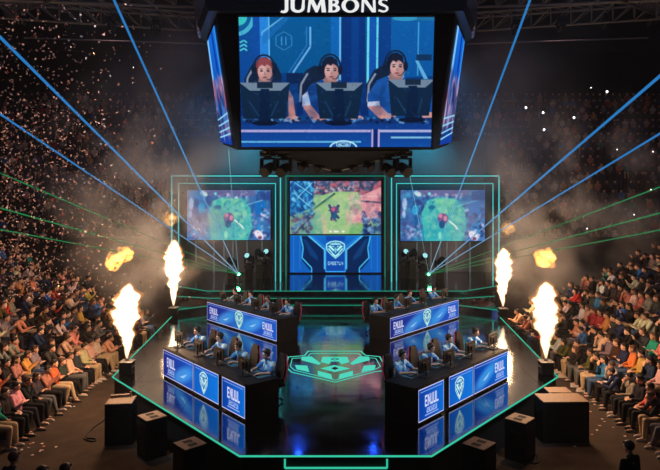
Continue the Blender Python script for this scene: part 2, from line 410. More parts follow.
    p.ell(360, 436, 48, 26, (170, 225, 245)); p.ell(360, 436, 42, 21, (20, 70, 150)); paint_shield(p, 360, 428, 50, 30, (170, 225, 245), (20, 70, 150))
    p.blur(1); return p

def paint_track():
    p = Paint(200, 114, 30, 636, 20, 362, (120, 165, 130))
    p.rect(30, 20, 636, 110, (70, 80, 120)); p.specks(190, 22, 636, 100, 260, [(190, 120, 130), (60, 80, 120), (150, 150, 180), (210, 90, 100), (40, 60, 90)], 6, 16)
    p.poly([(190, 130), (330, 88), (480, 92), (500, 200), (440, 362), (150, 362), (185, 210)], (150, 195, 130))
    p.poly([(300, 110), (460, 100), (450, 200), (300, 330)], (175, 205, 140), .7); p.poly([(180, 210), (235, 215), (250, 362), (110, 362)], (100, 170, 150))
    p.poly([(235, 230), (270, 250), (275, 362), (250, 362)], (215, 180, 150)); p.poly([(490, 120), (636, 60), (636, 260), (500, 300), (400, 270), (410, 225), (490, 190)], (225, 150, 160))
    p.poly([(440, 290), (520, 280), (520, 362), (420, 362)], (120, 180, 110)); p.line([(500, 150), (636, 160)], 12, (60, 60, 90)); p.line([(495, 118), (636, 120)], 5, (230, 200, 200))
    p.specks(410, 190, 636, 300, 120, [(235, 170, 175), (200, 120, 140), (240, 190, 180)], 6, 18, .6)
    p.line([(190, 200), (330, 100)], 14, (60, 95, 80)); p.line([(185, 185), (320, 95)], 5, (190, 210, 190)); p.line([(40, 340), (190, 205)], 22, (90, 150, 190)); p.line([(60, 362), (200, 225)], 12, (70, 70, 110))
    p.poly([(30, 20), (190, 20), (185, 190), (30, 250)], (25, 90, 160)); p.specks(32, 22, 185, 230, 150, [(60, 180, 220), (15, 50, 110), (120, 210, 240), (30, 110, 190)], 5, 16)
    for a, b in (((60, 30), (180, 110)), ((180, 30), (90, 120)), ((60, 100), (170, 190))): p.line([a, b], 5, (130, 220, 245))
    p.specks(40, 220, 180, 360, 90, [(60, 70, 120), (120, 80, 110), (30, 50, 90), (110, 160, 190)], 5, 14)
    p.specks(510, 220, 636, 362, 130, [(25, 50, 110), (60, 110, 170), (15, 30, 70), (130, 170, 210)], 6, 16)
    p.specks(200, 60, 480, 88, 60, [(50, 70, 90), (200, 190, 200)], 4, 9)
    p.specks(190, 110, 500, 360, 170, [(175, 200, 150), (120, 180, 140), (200, 205, 160), (90, 160, 140)], 8, 26, .35)
    p.specks(430, 100, 636, 260, 70, [(235, 180, 180), (200, 130, 150), (120, 80, 110), (240, 200, 195)], 8, 24, .45)
    for a, b in (((288, 172), (310, 205)), ((358, 175), (335, 208)), ((305, 275), (315, 235)), ((356, 262), (335, 235))): p.line([a, b], 15, (50, 60, 110))
    p.ell(322, 218, 22, 36, (80, 70, 130)); p.ell(318, 202, 13, 15, (200, 90, 130)); p.ell(345, 200, 8, 14, (150, 80, 130), .8); p.ell(325, 244, 20, 22, (40, 90, 130)); p.specks(292, 175, 355, 275, 26, [(40, 50, 100), (190, 110, 150), (30, 90, 130)], 4, 9)
    for x in (300, 330, 345, 385): p.ell(x, 345, 9, 7, (240, 240, 230))
    p.blur(2); return p

def paint_arena(flip):
    p = Paint(180, 108, 45, 630, 68, 418, (60, 110, 170))
    p.specks(45, 68, 630, 418, 300, [(60, 120, 190), (40, 60, 120), (90, 90, 150), (70, 160, 200), (30, 90, 160)], 10, 28, .8)
    p.rect(160, 68, 520, 110, (110, 100, 150), .8)
    p.poly([(235, 140), (300, 118), (430, 128), (490, 200), (500, 330), (470, 418), (215, 418), (190, 230)], (70, 190, 180))
    p.poly([(280, 130), (420, 135), (470, 210), (440, 300), (300, 210)], (140, 215, 160), .75); p.ell(290, 370, 90, 60, (30, 170, 190), .5, .6)
    p.specks(230, 140, 480, 400, 190, [(50, 170, 180), (150, 210, 180), (30, 140, 170), (90, 190, 190)], 8, 24, .5)
    p.specks(240, 95, 480, 125, 26, [(235, 225, 240), (150, 130, 180)], 5, 11); p.ell(262, 188, 24, 14, (30, 110, 150)); p.ell(245, 95, 10, 10, (120, 230, 240))
    p.poly([(515, 160), (590, 140), (600, 235), (525, 240)], (20, 110, 190)); p.line([(420, 185), (575, 140)], 4, (150, 225, 235)); p.rect(535, 80, 630, 140, (40, 70, 140), .7)
    p.ell(560, 325, 28, 26, (40, 140, 210)); p.specks(500, 200, 620, 410, 40, [(230, 220, 240), (60, 130, 200), (40, 60, 120)], 7, 15)
    p.ell(548, 380, 34, 22, (235, 225, 240), 1, .3, .8); p.ell(555, 400, 14, 12, (120, 70, 110)); p.ell(75, 165, 14, 36, (200, 220, 245), .8, .4); p.ell(165, 95, 24, 14, (210, 235, 235), .9, .3, .5)
    p.ell(148, 205, 22, 34, (50, 160, 210)); p.ell(70, 235, 10, 22, (200, 215, 245), .8, .4); p.specks(60, 300, 190, 400, 40, [(90, 80, 140), (50, 150, 200), (190, 190, 230)], 6, 14)
    p.ell(338, 265, 36, 38, (110, 80, 140)); p.ell(322, 245, 14, 16, (215, 130, 160)); p.ell(355, 262, 13, 18, (220, 140, 160)); p.ell(332, 305, 20, 26, (30, 80, 130)); p.line([(375, 275), (425, 315), (440, 340)], 12, (225, 240, 220))
    p.ell(318, 380, 12, 26, (150, 230, 200), .8); p.blur(4); p.specks(45, 68, 630, 418, 260, [(120, 190, 215), (30, 70, 140), (170, 220, 220), (40, 130, 170)], 3, 9, .4); p.blur(1); return p

def paint_backdrop():
    p = Paint(200, 90, 32, 338, 212, 342, (8, 60, 150))
    p.grad(32, 212, 338, 342, (12, 110, 205), (6, 50, 140))
    for s in (-1, 1):
        q = lambda pts: [(185 + s * a, b) for a, b in pts]
        p.poly(q([(153, 212), (112, 212), (112, 270), (78, 300), (78, 342), (153, 342)]), (10, 95, 190)); p.poly(q([(112, 212), (88, 212), (30, 262), (30, 342), (78, 342), (112, 300)]), (4, 36, 85))
        p.line(q([(118, 212), (108, 255), (112, 290), (80, 325), (80, 342)]), 4, (70, 190, 245)); p.line(q([(92, 212), (36, 262), (36, 330)]), 6, (80, 190, 245)); p.line(q([(82, 212), (30, 256)]), 5, (30, 130, 220))
        p.poly(q([(110, 225), (100, 225), (60, 285), (60, 300), (84, 282)]), (8, 60, 120)); p.line(q([(120, 225), (120, 330)]), 2.5, (60, 150, 230), .6); p.line(q([(140, 215), (140, 340)]), 2.5, (50, 140, 225), .6)
    p.rect(153, 250, 217, 342, (10, 72, 170)); p.line([(152, 250), (152, 338), (218, 338), (218, 250)], 3, (60, 170, 240)); p.poly([(150, 212), (220, 212), (214, 232), (156, 232)], (8, 70, 170))
    paint_shield(p, 185, 262, 64, 64, (175, 250, 245), (14, 80, 170)); paint_text(p, 'GAIJETUS'[:8] if False else 'GASETUN', 160, 304, 50, 11, (190, 240, 250))
    p.line([(34, 213), (336, 213)], 3, (40, 160, 220)); p.blur(1); return p

def paint_side():
    p = Paint(40, 200, 0, 1, 0, 1, (12, 60, 150))
    p.grad(0, 0, 1, 1, (20, 110, 220), (16, 60, 160)); p.line([(.1, 0), (.1, .55)], .14, (130, 200, 250)); p.line([(.6, 0), (.7, .5)], .15, (8, 60, 160)); p.line([(.9, 0), (.9, .6)], .07, (60, 160, 240))
    p.specks(0, .45, 1, .85, 120, [(190, 110, 140), (60, 60, 110), (210, 170, 200), (20, 40, 100), (40, 120, 210)], .04, .13)
    for y in (.78, .84, .9, .95): p.line([(0, y), (1, y - .05)], .014, (150, 220, 245))
    p.blur(1); return p

def led_base(w, h, pink):
    p = Paint(int(w * 60), 56, 0, w, 0, h, (16, 50, 150))
    p.grad(0, 0, w, h, (30, 40, 130) if pink else (8, 60, 160), (10, 110, 215) if not pink else (26, 90, 200), False)
    return p
def led_border(p, w, h, col=(205, 205, 245)):
    t = .028
    p.rect(0, 0, w, t, col); p.rect(0, h - t, w, h, col); p.rect(0, 0, t, h, col); p.rect(w - t, 0, w, h, col)
    p.rect(.09, .085, w - .09, .085 + .018, (150, 175, 240))
def led_title(p, x, w, h):
    paint_text(p, 'ENUUL', x, .20, w, .27, (225, 225, 255), gap=1.3); paint_text(p, '2023', x + w * .12, .52, w * .76, .11, (170, 190, 245))
    p.rect(x, .68, x + w, .70, (190, 200, 250))
def led_swoosh(p, cx, cy, s, col=(90, 190, 255)):
    p.ell(cx, cy, .42 * s, .13 * s, col, .6, 1.2, -.35); p.poly([(cx - .22 * s, cy + .09), (cx + .28 * s, cy - .10), (cx + .12 * s, cy + .02), (cx + .02 * s, cy + .08)], (190, 230, 255), .7)
def paint_led(kind, w):
    h = .80; pink = kind in ('title_wide', 'double')
    p = led_base(w, h, pink)
    if kind == 'title': led_title(p, w * .25, w * .52, h)
    if kind == 'title_wide': led_title(p, .26, min(.55, w * .35), h); led_swoosh(p, w * .68, .5, 1)
    if kind == 'wide_title': led_swoosh(p, w * .33, .45, 1); led_title(p, w - .26 - min(.6, w * .34), min(.6, w * .34), h)
    if kind == 'logo': p.ell(w * .5, .45, w * .6, .3, (20, 130, 230), .5, .8); paint_shield(p, w * .42, .42, .46, .62, (215, 250, 235), (20, 100, 190))
    if kind == 'double':
        led_title(p, .24, .72, h); led_title(p, w - .96, .72, h); led_swoosh(p, w * .3, .5, 1.2); led_swoosh(p, w * .68, .45, 1.2); p.ell(w / 2, .45, .6, .4, (40, 140, 220), .5, .8)
    led_border(p, w, h)
    if kind == 'double': p.rect(w / 2 - .012, 0, w / 2 + .012, h, (150, 200, 250)); paint_shield(p, w / 2, .40, .62, .74, (205, 250, 225), (20, 110, 180))
    return p

# ------------------------------------------------------------------ camera and render look
cam = bpy.data.objects.new('camera', bpy.data.cameras.new('camera')); link(cam)
cam.location = (0, 0, CAMZ); cam.rotation_euler = (PI / 2, 0, 0)
cam.data.sensor_width = 36; cam.data.lens = 600 / 660 * 36
cam.data.shift_x = -6 / 660; cam.data.shift_y = -37 / 660
cam.data.clip_end = 300
scn.camera = cam
scn.view_settings.view_transform = 'Standard'; scn.view_settings.look = 'None'
scn.view_settings.gamma = 1; scn.view_settings.use_curve_mapping = False; scn.view_settings.exposure = 0
w = bpy.data.worlds.new('world'); scn.world = w; w.use_nodes = True
w.node_tree.nodes['Background'].inputs[0].default_value = (.012, .014, .022, 1); w.node_tree.nodes['Background'].inputs[1].default_value = .5
scn.cycles.max_bounces = 5; scn.cycles.diffuse_bounces = 2; scn.cycles.glossy_bounces = 3; scn.cycles.transparent_max_bounces = 24; scn.cycles.volume_bounces = 1
scn.cycles.sample_clamp_indirect = 4; scn.cycles.use_denoising = True
scn.cycles.caustics_reflective = False; scn.cycles.caustics_refractive = False

# ------------------------------------------------------------------ arena shell
def struct(name, bm, m): return tag(obj(name, bm, m), kind='structure')
bm = B(); add_box(bm, (0, 30, -.1), (84, 76, .2)); struct('floor', bm, M['carpet'])
bm = B(); add_box(bm, (0, 30, 23), (84, 76, .3)); struct('ceiling', bm, M['wall'])
bm = B(); add_box(bm, (0, 67, 11.5), (84, .3, 23)); struct('wall_back', bm, M['wall'])
bm = B(); add_box(bm, (-41, 30, 11.5), (.3, 74, 23)); struct('wall_left', bm, M['wall'])
bm = B(); add_box(bm, (41, 30, 11.5), (.3, 74, 23)); struct('wall_right', bm, M['wall'])

# ------------------------------------------------------------------ stage
def deckpt(x, y): D = (CAMZ - SZ) * 600 / (y - 198); return ((x - 336) * D / 600, D)
outline = [(-2.05, 12.8), (2.03, 12.8), (6.80, 18.44), (7.62, 28.6), (6.2, 29.3), (-6.2, 29.3), (-7.66, 28.6), (-6.85, 18.44)]
stage = empty('stage_platform', 'glossy black eight-sided stage edged with teal light between the two stands', 'stage', (0, 20, 0))
def local(bm): bmesh.ops.translate(bm, vec=(0, -20, 0), verts=bm.verts); return bm
bm = B(); add_prism(bm, outline, SZ - .06, SZ); obj('deck', local(bm), M['deck'], stage)
bm = B(); add_prism(bm, [(x * .995, 20 + (y - 20) * .995) for x, y in outline], 0, SZ - .061); obj('fascia', local(bm), M['fascia'], stage)
def led_strip(p, q, r=.028, mat='teal', name='edge_light', parent=None, seg=6, off=(0, 20, 0)):
    bm = B(); o = Vector(off); add_tube(bm, Vector(p) - o, Vector(q) - o, r, seg=seg); return obj(name, bm, M[mat], parent)
for i, (a, b) in enumerate(zip(outline, outline[1:] + outline[:1])):
    if i in (4, 3, 5): continue
    k = 1.003
    led_strip((a[0] * k, 20 + (a[1] - 20) * k, SZ - .0), (b[0] * k, 20 + (b[1] - 20) * k, SZ - .0), .020, 'teal', parent=stage)
# U-shaped outline on the front face
fx, fy = 1.09, 12.8
for p, q in (((-fx, fy, SZ - .07), (-fx, fy, SZ - .26)), ((fx, fy, SZ - .07), (fx, fy, SZ - .26)), ((-fx, fy, SZ - .26), (fx, fy, SZ - .26))):
    led_strip(p, q, .022, 'teal', 'outline_light', stage)
# steps to the upper platform
def stepped(outl, z0, z1, name, label, lit):
    t = empty(name, label, 'platform', (0, 32, 0))
    bm = B(); add_prism(bm, outl, z0, z1); bmesh.ops.translate(bm, vec=(0, -32, 0), verts=bm.verts); obj('tread', bm, M['deck'], t)
    for a, b in zip(outl[:3], outl[1:4]):
        led_strip((a[0], a[1] - .015, z1 - .02), (b[0], b[1] - .015, z1 - .02), .024 if lit else .02, 'tealdim', 'edge_light', t, off=(0, 32, 0))
    return t
stepped([(-7.6, 28.0), (-6.0, 29.32), (6.0, 29.32), (7.6, 28.0), (8.6, 36), (-8.6, 36)], SZ + .001, SZ + .28, 'stage_step', 'lowest black step with teal edge behind the player desks', 1)
stepped([(-8.0, 30.2), (-6.2, 29.55), (6.2, 29.55), (8.0, 30.2), (8.6, 36), (-8.6, 36)], SZ + .281, SZ + .58, 'stage_step', 'upper black step with teal edge, one above the lowest', 1)
stepped([(-9.2, 32.2), (-6.4, 29.78), (6.4, 29.78), (9.2, 32.2), (9.9, 37.6), (-9.9, 37.6)], SZ + .581, SZ + .9, 'upper_platform', 'raised glossy rear platform under the three big screens', 1)
PZ = SZ + .9

# deck badge, glowing lines set flush into the deck (traced on the deck plane)
badge = empty('deck_emblem', 'glowing teal winged shield emblem set in the centre of the stage deck', 'emblem', (0, 19.7, SZ))
def deck_poly(bm, pts):
    vs = []
    for u, v in pts:
        x, y = 280 + u / 5.87, 340 + v / 5.87
        X, D = deckpt(x, y); vs.append((X, D - 19.7))
    lo = [bm.verts.new((a, b, .002)) for a, b in vs]; hi = [bm.verts.new((a, b, .008)) for a, b in vs]
    n = len(vs); bm.faces.new(lo); bm.faces.new(hi[::-1])
    for i in range(n): j = (i + 1) % n; bm.faces.new((lo[j], lo[i], hi[i], hi[j]))
def ring(bm, pts, w):
    for a, b in zip(pts, pts[1:] + pts[:1]):
        d = Vector((b[0] - a[0], (b[1] - a[1]) * 3.0)); 
        if d.length < 1e-6: continue
        n = Vector((-d.y, d.x)).normalized() * w
        deck_poly(bm, [(a[0] + n.x, a[1] + n.y / 3), (b[0] + n.x, b[1] + n.y / 3), (b[0] - n.x, b[1] - n.y / 3), (a[0] - n.x, a[1] - n.y / 3)])
L1 = [(165, 66), (475, 66), (500, 90), (585, 98), (618, 158), (600, 182), (560, 186), (325, 248), (70, 190), (35, 160), (48, 100), (145, 92)]
L2 = [(180, 80), (460, 80), (485, 102), (562, 108), (590, 156), (556, 174), (325, 236), (85, 178), (60, 156), (72, 108), (158, 104)]
bm = B(); ring(bm, L1, 3.2); obj('outer_line', bm, M['logo_glow'], badge)
bm = B(); ring(bm, L2, 2.2); obj('inner_line', bm, M['logo_glow'], badge)
for k, pts in enumerate([[(128, 100), (185, 98), (240, 138), (228, 146), (125, 118)], [(520, 98), (465, 98), (412, 138), (424, 146), (528, 118)],
     [(88, 148), (160, 152), (172, 188), (98, 172)], [(562, 148), (492, 152), (478, 188), (556, 172)],
     [(222, 182), (300, 202), (308, 232), (222, 206)], [(428, 182), (350, 202), (344, 232), (428, 206)],
     [(250, 100), (395, 100), (408, 130), (360, 142), (345, 126), (300, 126), (288, 142), (240, 130)],
     [(240, 168), (318, 148), (410, 168), (322, 188)]]):
    bm = B(); deck_poly(bm, pts); obj('wing_panel' if k < 6 else 'crest_panel', bm, M['logo_glow'], badge)
bm = B(); ring(bm, [(300, 114), (322, 108), (345, 114), (322, 121)], 3); obj('core_line', bm, M['blackm'], badge).location.z = .009
bm = B(); deck_poly(bm, [(300, 168), (322, 160), (345, 168), (322, 178)]); obj('core_spot', bm, M['blackm'], badge).location.z = .009

# ------------------------------------------------------------------ rear set
Ys = 36.4
def panel_thing(name, label, cat, x0, x1, y0, y1, Y, paint, depth=.12, bez=.05, group=None):
    a, b = at(x0, y0, Y), at(x1, y1, Y)
    cx, cz = (a.x + b.x) / 2, b.z
    t = empty(name, label, cat, (cx, Y, cz), 0, group)
    hw, hh = (b.x - a.x) / 2, a.z - b.z
    me = screen_mesh('picture', paint, (-hw, -.005, hh), (hw, -.005, hh), (hw, -.005, 0), (-hw, -.005, 0)); obj('picture', me, None, t)
    bm = B(); add_box(bm, (0, depth / 2, hh / 2), (hw * 2 + bez * 2, depth, hh + bez * 2), bevel=.01); obj('housing', bm, M['black'], t)
    return t
panel_thing('video_screen', 'large centre LED screen showing a green and pink game landscape', 'screen', 290, 381, 181, 234, Ys, paint_track())
panel_thing('video_screen', 'left side LED screen with turquoise game arena, left of the centre screen', 'screen', 187, 270.5, 190, 240, Ys, paint_arena(0))
panel_thing('video_screen', 'right side LED screen with turquoise game arena, right of the centre screen', 'screen', 400.5, 485, 190, 241, Ys, paint_arena(1))
panel_thing('backdrop_panel', 'blue LED backdrop panel with pale winged shield under the centre screen', 'screen', 290, 381, 235.5, 272.5, Ys, paint_backdrop(), bez=.03)
# set wall behind the screens
t = empty('set_wall', 'dark teal set wall that carries the three screens', 'set wall', (0, 37.2, PZ))
bm = B(); add_box(bm, (0, .2, 4.1), (20, .25, 8.2), bevel=.02); obj('panelling', bm, M['drape'], t)
for x in (-9.4, -3.1, 3.1, 9.4):
    bm = B(); add_box(bm, (x, -.02, 4), (.35, .2, 8.0), bevel=.02); obj('rib', bm, M['drape'], t)
bm = B(); add_box(bm, (0, .2, 8.3), (20.3, .5, .3)); obj('top_rail', bm, M['black'], t)
TUBE = emis('tube_light', lin((150, 175, 180)), .6)
for i, px in enumerate((196, 214, 224, 233, 247, 262, 417, 431, 440, 447, 456, 470)):
    p0 = at(px, 241, 36.9); p1 = at(px, 275 if i % 2 else 262, 36.9)
    bm = B(); add_tube(bm, (0, 0, 0), (0, 0, p0.z - p1.z), .014, seg=6)
    o = obj('light_tube', bm, TUBE); o.location = p1
    tag(o, 'thin upright light tube under the %s side screen, %s from the centre' % ('left' if px < 336 else 'right', ['sixth', 'fifth', 'fourth', 'third', 'second', 'first'][i] if i < 6 else ['first', 'second', 'third', 'fourth', 'fifth', 'sixth'][i - 6]), 'light tube', 'light tubes on the set wall')
def gate(name, label, x0, x1, y0, Y, mats, r):
    a, b = at(x0, y0, Y), at(x1, y0, Y); h = a.z - PZ
    t = empty(name, label, 'light arch', ((a.x + b.x) / 2, Y, PZ)); hw = (b.x - a.x) / 2
    for n, p, q in (('upright_light', (-hw, 0, 0), (-hw, 0, h)), ('upright_light', (hw, 0, 0), (hw, 0, h)), ('crossbar_light', (-hw, 0, h), (hw, 0, h))):
        bm = B(); add_tube(bm, p, q, r, seg=6); obj(n, bm, M[mats], t)
        bm = B(); d = Vector((0, .07, 0)); add_tube(bm, Vector(p) + d, Vector(q) + d, r * 1.9, seg=4); obj('backing_rail', bm, M['black'], t)
    return t
gate('neon_arch', 'outer teal light frame around the left side screen', 171.8, 280.5, 176, 33.0, 'cyan', .04)
gate('neon_arch', 'inner teal light frame around the left side screen', 178.6, 275.5, 183.5, 33.3, 'cyan', .03)
gate('neon_arch', 'outer teal light frame around the right side screen', 391.5, 499, 176, 33.0, 'cyan', .04)
gate('neon_arch', 'inner teal light frame around the right side screen', 396.5, 493, 183.5, 33.3, 'cyan', .03)
gate('neon_arch', 'teal light frame around the centre screen', 286, 385, 176, 35.2, 'tealdim', .03)

# ------------------------------------------------------------------ moving heads
def moving_head(lens):
    t = bpy.data.objects.new('moving_head', None); link(t)
    bm = B(); add_box(bm, (0, 0, .07), (.34, .30, .14), bevel=.02); add_tube(bm, (0, 0, .14), (0, 0, .18), .1, seg=16); obj('base', bm, M['plastic'], t)
    for s in (-1, 1):
        bm = B(); add_box(bm, (s * .19, 0, .36), (.05, .13, .34), bevel=.015); add_box(bm, (s * .10, 0, .2), (.18, .12, .04)); obj('yoke_arm', bm, M['plastic'], t)
    bm = B(); R = Matrix.Rotation(-.5, 3, 'X')
    f = R @ Vector((0, -1, 0)); c = Vector((0, 0, .46))
    add_tube(bm, c - f * .18, c + f * .06, .10, .145, seg=18); add_tube(bm, c + f * .06, c + f * .24, .145, .135, seg=18); h = obj('lamp_head', bm, M['plastic'], t, False)
    bm = B(); add_tube(bm, c + f * .235, c + f * .246, .115, .105, seg=18); obj('lens', bm, lens, h)
    return t
mh_dark = moving_head(M['plastic']); mh_lit = moving_head(M['whitelens'])
used = {'d': 0, 'l': 0}
def place_mh(loc, rz, label, group, lit=False, flip=False, sc=1.0):
    src = mh_lit if lit else mh_dark; k = 'l' if lit else 'd'
    o = src if not used[k] else dup_tree(src, loc, rz); used[k] = 1
    o.location = loc; o.rotation_euler = (PI if flip else 0, 0, rz); o.scale = (sc, sc, sc)
    return tag(o, label, 'stage light', group)
# rear floor heads standing on short plinths
nm = ['outermost', 'second from outside', 'third from outside', 'innermost']
for side in (-1, 1):
    sn = 'left' if side < 0 else 'right'
    for k, (dx, y, lit) in enumerate(((104, 262, 0), (87, 258, 1), (76, 254, 0), (68, 254, 1))):
        Y = 34.2 + .3 * (k % 2); p = at(336 + side * dx, y, Y)
        h = p.z - PZ - .60
        bm = B(); add_box(bm, (0, 0, h / 2), (.40, .40, h), bevel=.02)
        o = obj('light_plinth', bm, M['black']); o.location = (p.x, Y, PZ); tag(o, 'black plinth carrying the %s stage light beside the %s screen' % (nm[k], sn), 'plinth', 'plinths of the rear stage lights')
        place_mh((p.x, Y, PZ + h), .3 * side, '%s moving stage light on a black plinth below the %s side screen' % (nm[k], sn), 'moving lights on the rear platform', lit, sc=1.35)

# ------------------------------------------------------------------ hanging screen cube
JY = 25.5
jt = empty('jumbotron', 'huge dark hanging screen cube with lit name on its header above the stage', 'screen cube', (0, JY, 8.3))
def JP(v): v = Vector(v); return (v.x, v.y - JY, v.z - 8.3)
zt, zb = 13.25, 8.30
tl, tr, br, bl = at(237.5, 16, 22), at(435.5, 16, 22), at(432, 148, 22), at(240.5, 148, 22)
obj('front_picture', screen_mesh('front_picture', paint_players(), JP(tl), JP(tr), JP(br), JP(bl)), None, jt)
top = [(-4.42, 22.12), (4.42, 22.12), (5.50, 25.5), (4.42, 29), (-4.42, 29), (-5.50, 25.5)]
bot = [(-3.62, 22.03), (3.62, 22.03), (4.80, 25.5), (3.62, 29), (-3.62, 29), (-4.80, 25.5)]
sh = lambda L: [(x, y - JY) for x, y in L]
bm = B(); zlo = [8.27, 8.27, 8.78, 9.3, 9.3, 8.78]; lo_ = [bm.verts.new(JP((x, y, z))) for (x, y), z in zip(bot, zlo)]; hi_ = [bm.verts.new(JP((x, y, 13.45))) for x, y in top]
bm.faces.new(lo_[::-1]); bm.faces.new(hi_)
for i in range(6): bm.faces.new((lo_[i], lo_[(i + 1) % 6], hi_[(i + 1) % 6], hi_[i]))
obj('body', bm, M['black'], jt)
# side pictures
for s in (-1, 1):
    def fp(a, z):   # point on slanted side face, a along it
        k = (z - zb) / (13.45 - zb)
        b0, b1 = Vector(bot[1 if s > 0 else 0]), Vector(bot[2 if s > 0 else 5]); t0, t1 = Vector(top[1 if s > 0 else 0]), Vector(top[2 if s > 0 else 5])
        q = b0.lerp(b1, a).lerp(t0.lerp(t1, a), k); return Vector((q.x + s * .03, q.y - .012, z))
    q = [JP(fp(.22, 13.1)), JP(fp(.97, 13.1)), JP(fp(.97, 8.86)), JP(fp(.22, 8.50))]
    if s < 0: q = [q[1], q[0], q[3], q[2]]
    obj('side_picture', screen_mesh('side_picture', paint_side(), *q), None, jt)
# bezel of the front picture
bm = B()
for a, b in ((tl, tr), (tr, br), (br, bl), (bl, tl)): add_tube(bm, JP(a + Vector((0, .01, 0))), JP(b + Vector((0, .01, 0))), .05, seg=4)
obj('bezel', bm, M['black'], jt)
# header band with the name, wider than the screens
hd = [(-4.75, 21.75), (4.75, 21.75), (6.0, 25.5), (4.75, 29.3), (-4.75, 29.3), (-6.0, 25.5)]
bm = B(); add_prism(bm, sh([(x * .975, JY + (y - JY) * .985) for x, y in hd]), 5.0, 5.25, sh(hd)); add_prism(bm, sh(hd), 5.25, 7.0); obj('header', bm, pbr('header_navy', (.008, .02, .05), .4), jt)
# flared capitals, drawn as thick and thin strokes on a 0..1 grid
def arc(cx, cy, rx, ry, a0, a1, n=14): return [(cx + rx * math.cos(math.radians(a0 + (a1 - a0) * k / n)), cy + ry * math.sin(math.radians(a0 + (a1 - a0) * k / n))) for k in range(n + 1)]
T_ = .20
def vstem(x, y0=0, y1=1, w=T_): return [(x - w * .62, y0), (x - w * .5, y0 + .18), (x - w * .5, y1 - .18), (x - w * .62, y1), (x + w * .62, y1), (x + w * .5, y1 - .18), (x + w * .5, y0 + .18), (x + w * .62, y0)]
def band(out_, in_): return out_ + in_[::-1]
LET = {
 'J': (.46, [[(.22, 1), (.46, 1), (.44, .82), (.44, .25)] + arc(.20, .22, .24, .28, 0, -120, 8) + [(.02, -.02), (.06, .12)] + arc(.16, .24, .09, .14, -110, 0, 6) + [(.25, .82)]]),
 'U': (.86, [band([(.02, 1), (.04, .82), (.04, .36)] + arc(.42, .34, .38, .37, 180, 360) + [(.80, .82), (.82, 1)], [(.28, 1), (.25, .82), (.25, .36)] + arc(.44, .35, .19, .22, 180, 360) + [(.67, .82), (.66, 1)])]),
 'M': (1.06, [[(.02, 0), (.10, 1), (.32, 1), (.20, .6), (.14, 0)], [(.10, 1), (.33, 1), (.60, .28), (.52, 0), (.46, 0)], [(.52, 0), (.47, .16), (.74, 1), (.88, 1), (.58, 0)], [(.74, 1), (.95, 1), (1.04, 0), (.80, 0)]]),
 'B': (.68, [vstem(.15), band([(.1, 1), (.34, 1)] + arc(.36, .76, .24, .24, 90, -90) + [(.1, .52)], [(.1, .88), (.30, .88)] + arc(.30, .74, .12, .13, 90, -90) + [(.1, .60)]), band([(.1, .56), (.38, .56)] + arc(.38, .28, .28, .28, 90, -90) + [(.1, 0)], [(.1, .46), (.32, .46)] + arc(.32, .28, .13, .17, 90, -90) + [(.1, .11)])]),
 'O': (.98, [band(arc(.48, .5, .48, .53, 0, 360, 32), arc(.48, .5, .26, .40, 0, 360, 32))]),
 'N': (.86, [[(.03, 0), (.06, 1), (.20, 1), (.16, 0)], [(.06, 1), (.28, 1), (.80, 0), (.62, 0)], [(.68, 0), (.66, 1), (.80, 1), (.82, 0)]]),
 'S': (.62, [band(arc(.30, .74, .27, .27, 40, 250, 12) + arc(.32, .26, .13, .16, 80, -130, 10)[1:] + [(.05, .20)], [(.52, .84)] + arc(.34, .76, .13, .15, 60, 250, 12)[1:] + arc(.30, .27, .28, .28, 80, -140, 10)[1:] + [(.03, .04)])])}
fr = 109 * 21.7 / 600 / (sum(LET[c][0] for c in 'JUMBONS') + .07 * 6); ch_ = 13.4 * 21.7 / 600
bm = B(); xx = -109 * 21.7 / 1200
for c in 'JUMBONS':
    wd, polys = LET[c]
    for pl_ in polys:
        # fill by scan lines so that any outline works, each letter a solid plate
        P2 = np.array(pl_); N = 60
        if len(P2) > 60 or c in 'JUBOS':
            n2 = len(pl_) // 2
        from mathutils.geometry import tessellate_polygon
        vs3 = [Vector((xx + u_ * fr, v_ * ch_, 0)) for u_, v_ in pl_]
        for tri in tessellate_polygon([vs3]):
            q3 = [vs3[k] for k in tri]
            lo = [bm.verts.new(v_ + Vector((0, 0, -.02))) for v_ in q3]; hi = [bm.verts.new(v_ + Vector((0, 0, .02))) for v_ in q3]
            try: bm.faces.new(lo); bm.faces.new(hi[::-1]); [bm.faces.new((lo[k], lo[(k + 1) % 3], hi[(k + 1) % 3], hi[k])) for k in range(3)]
            except ValueError: pass
    xx += (wd + .07) * fr
o = obj('lettering', bm, M['text'], jt); o.rotation_euler = (PI / 2, 0, 0); o.location = JP((at(334.7, 12, 21.7).x, 21.72, at(0, 12.0, 21.7).z)); o['label'] = 'white lit capital letters'
# curved white trim pieces at the header's lower corners
for s in (-1, 1):
    bm = B(); pts = [at(336 + s * (136 - 3.2 * math.sin(a) * 0 + 1.5 * math.cos(a * 1.0)), 25 + 13 * math.sin(a), 24.6) for a in np.linspace(-PI / 2, PI / 2, 9)]
    for (a, b), k in zip(zip(pts, pts[1:]), range(8)):
        add_tube(bm, JP(a), JP(b), .03 + .05 * math.sin(PI * k / 8), .03 + .05 * math.sin(PI * (k + 1) / 8), seg=8)
    obj('corner_trim', bm, M['rim'], jt, True)['label'] = 'curved white corner trim'
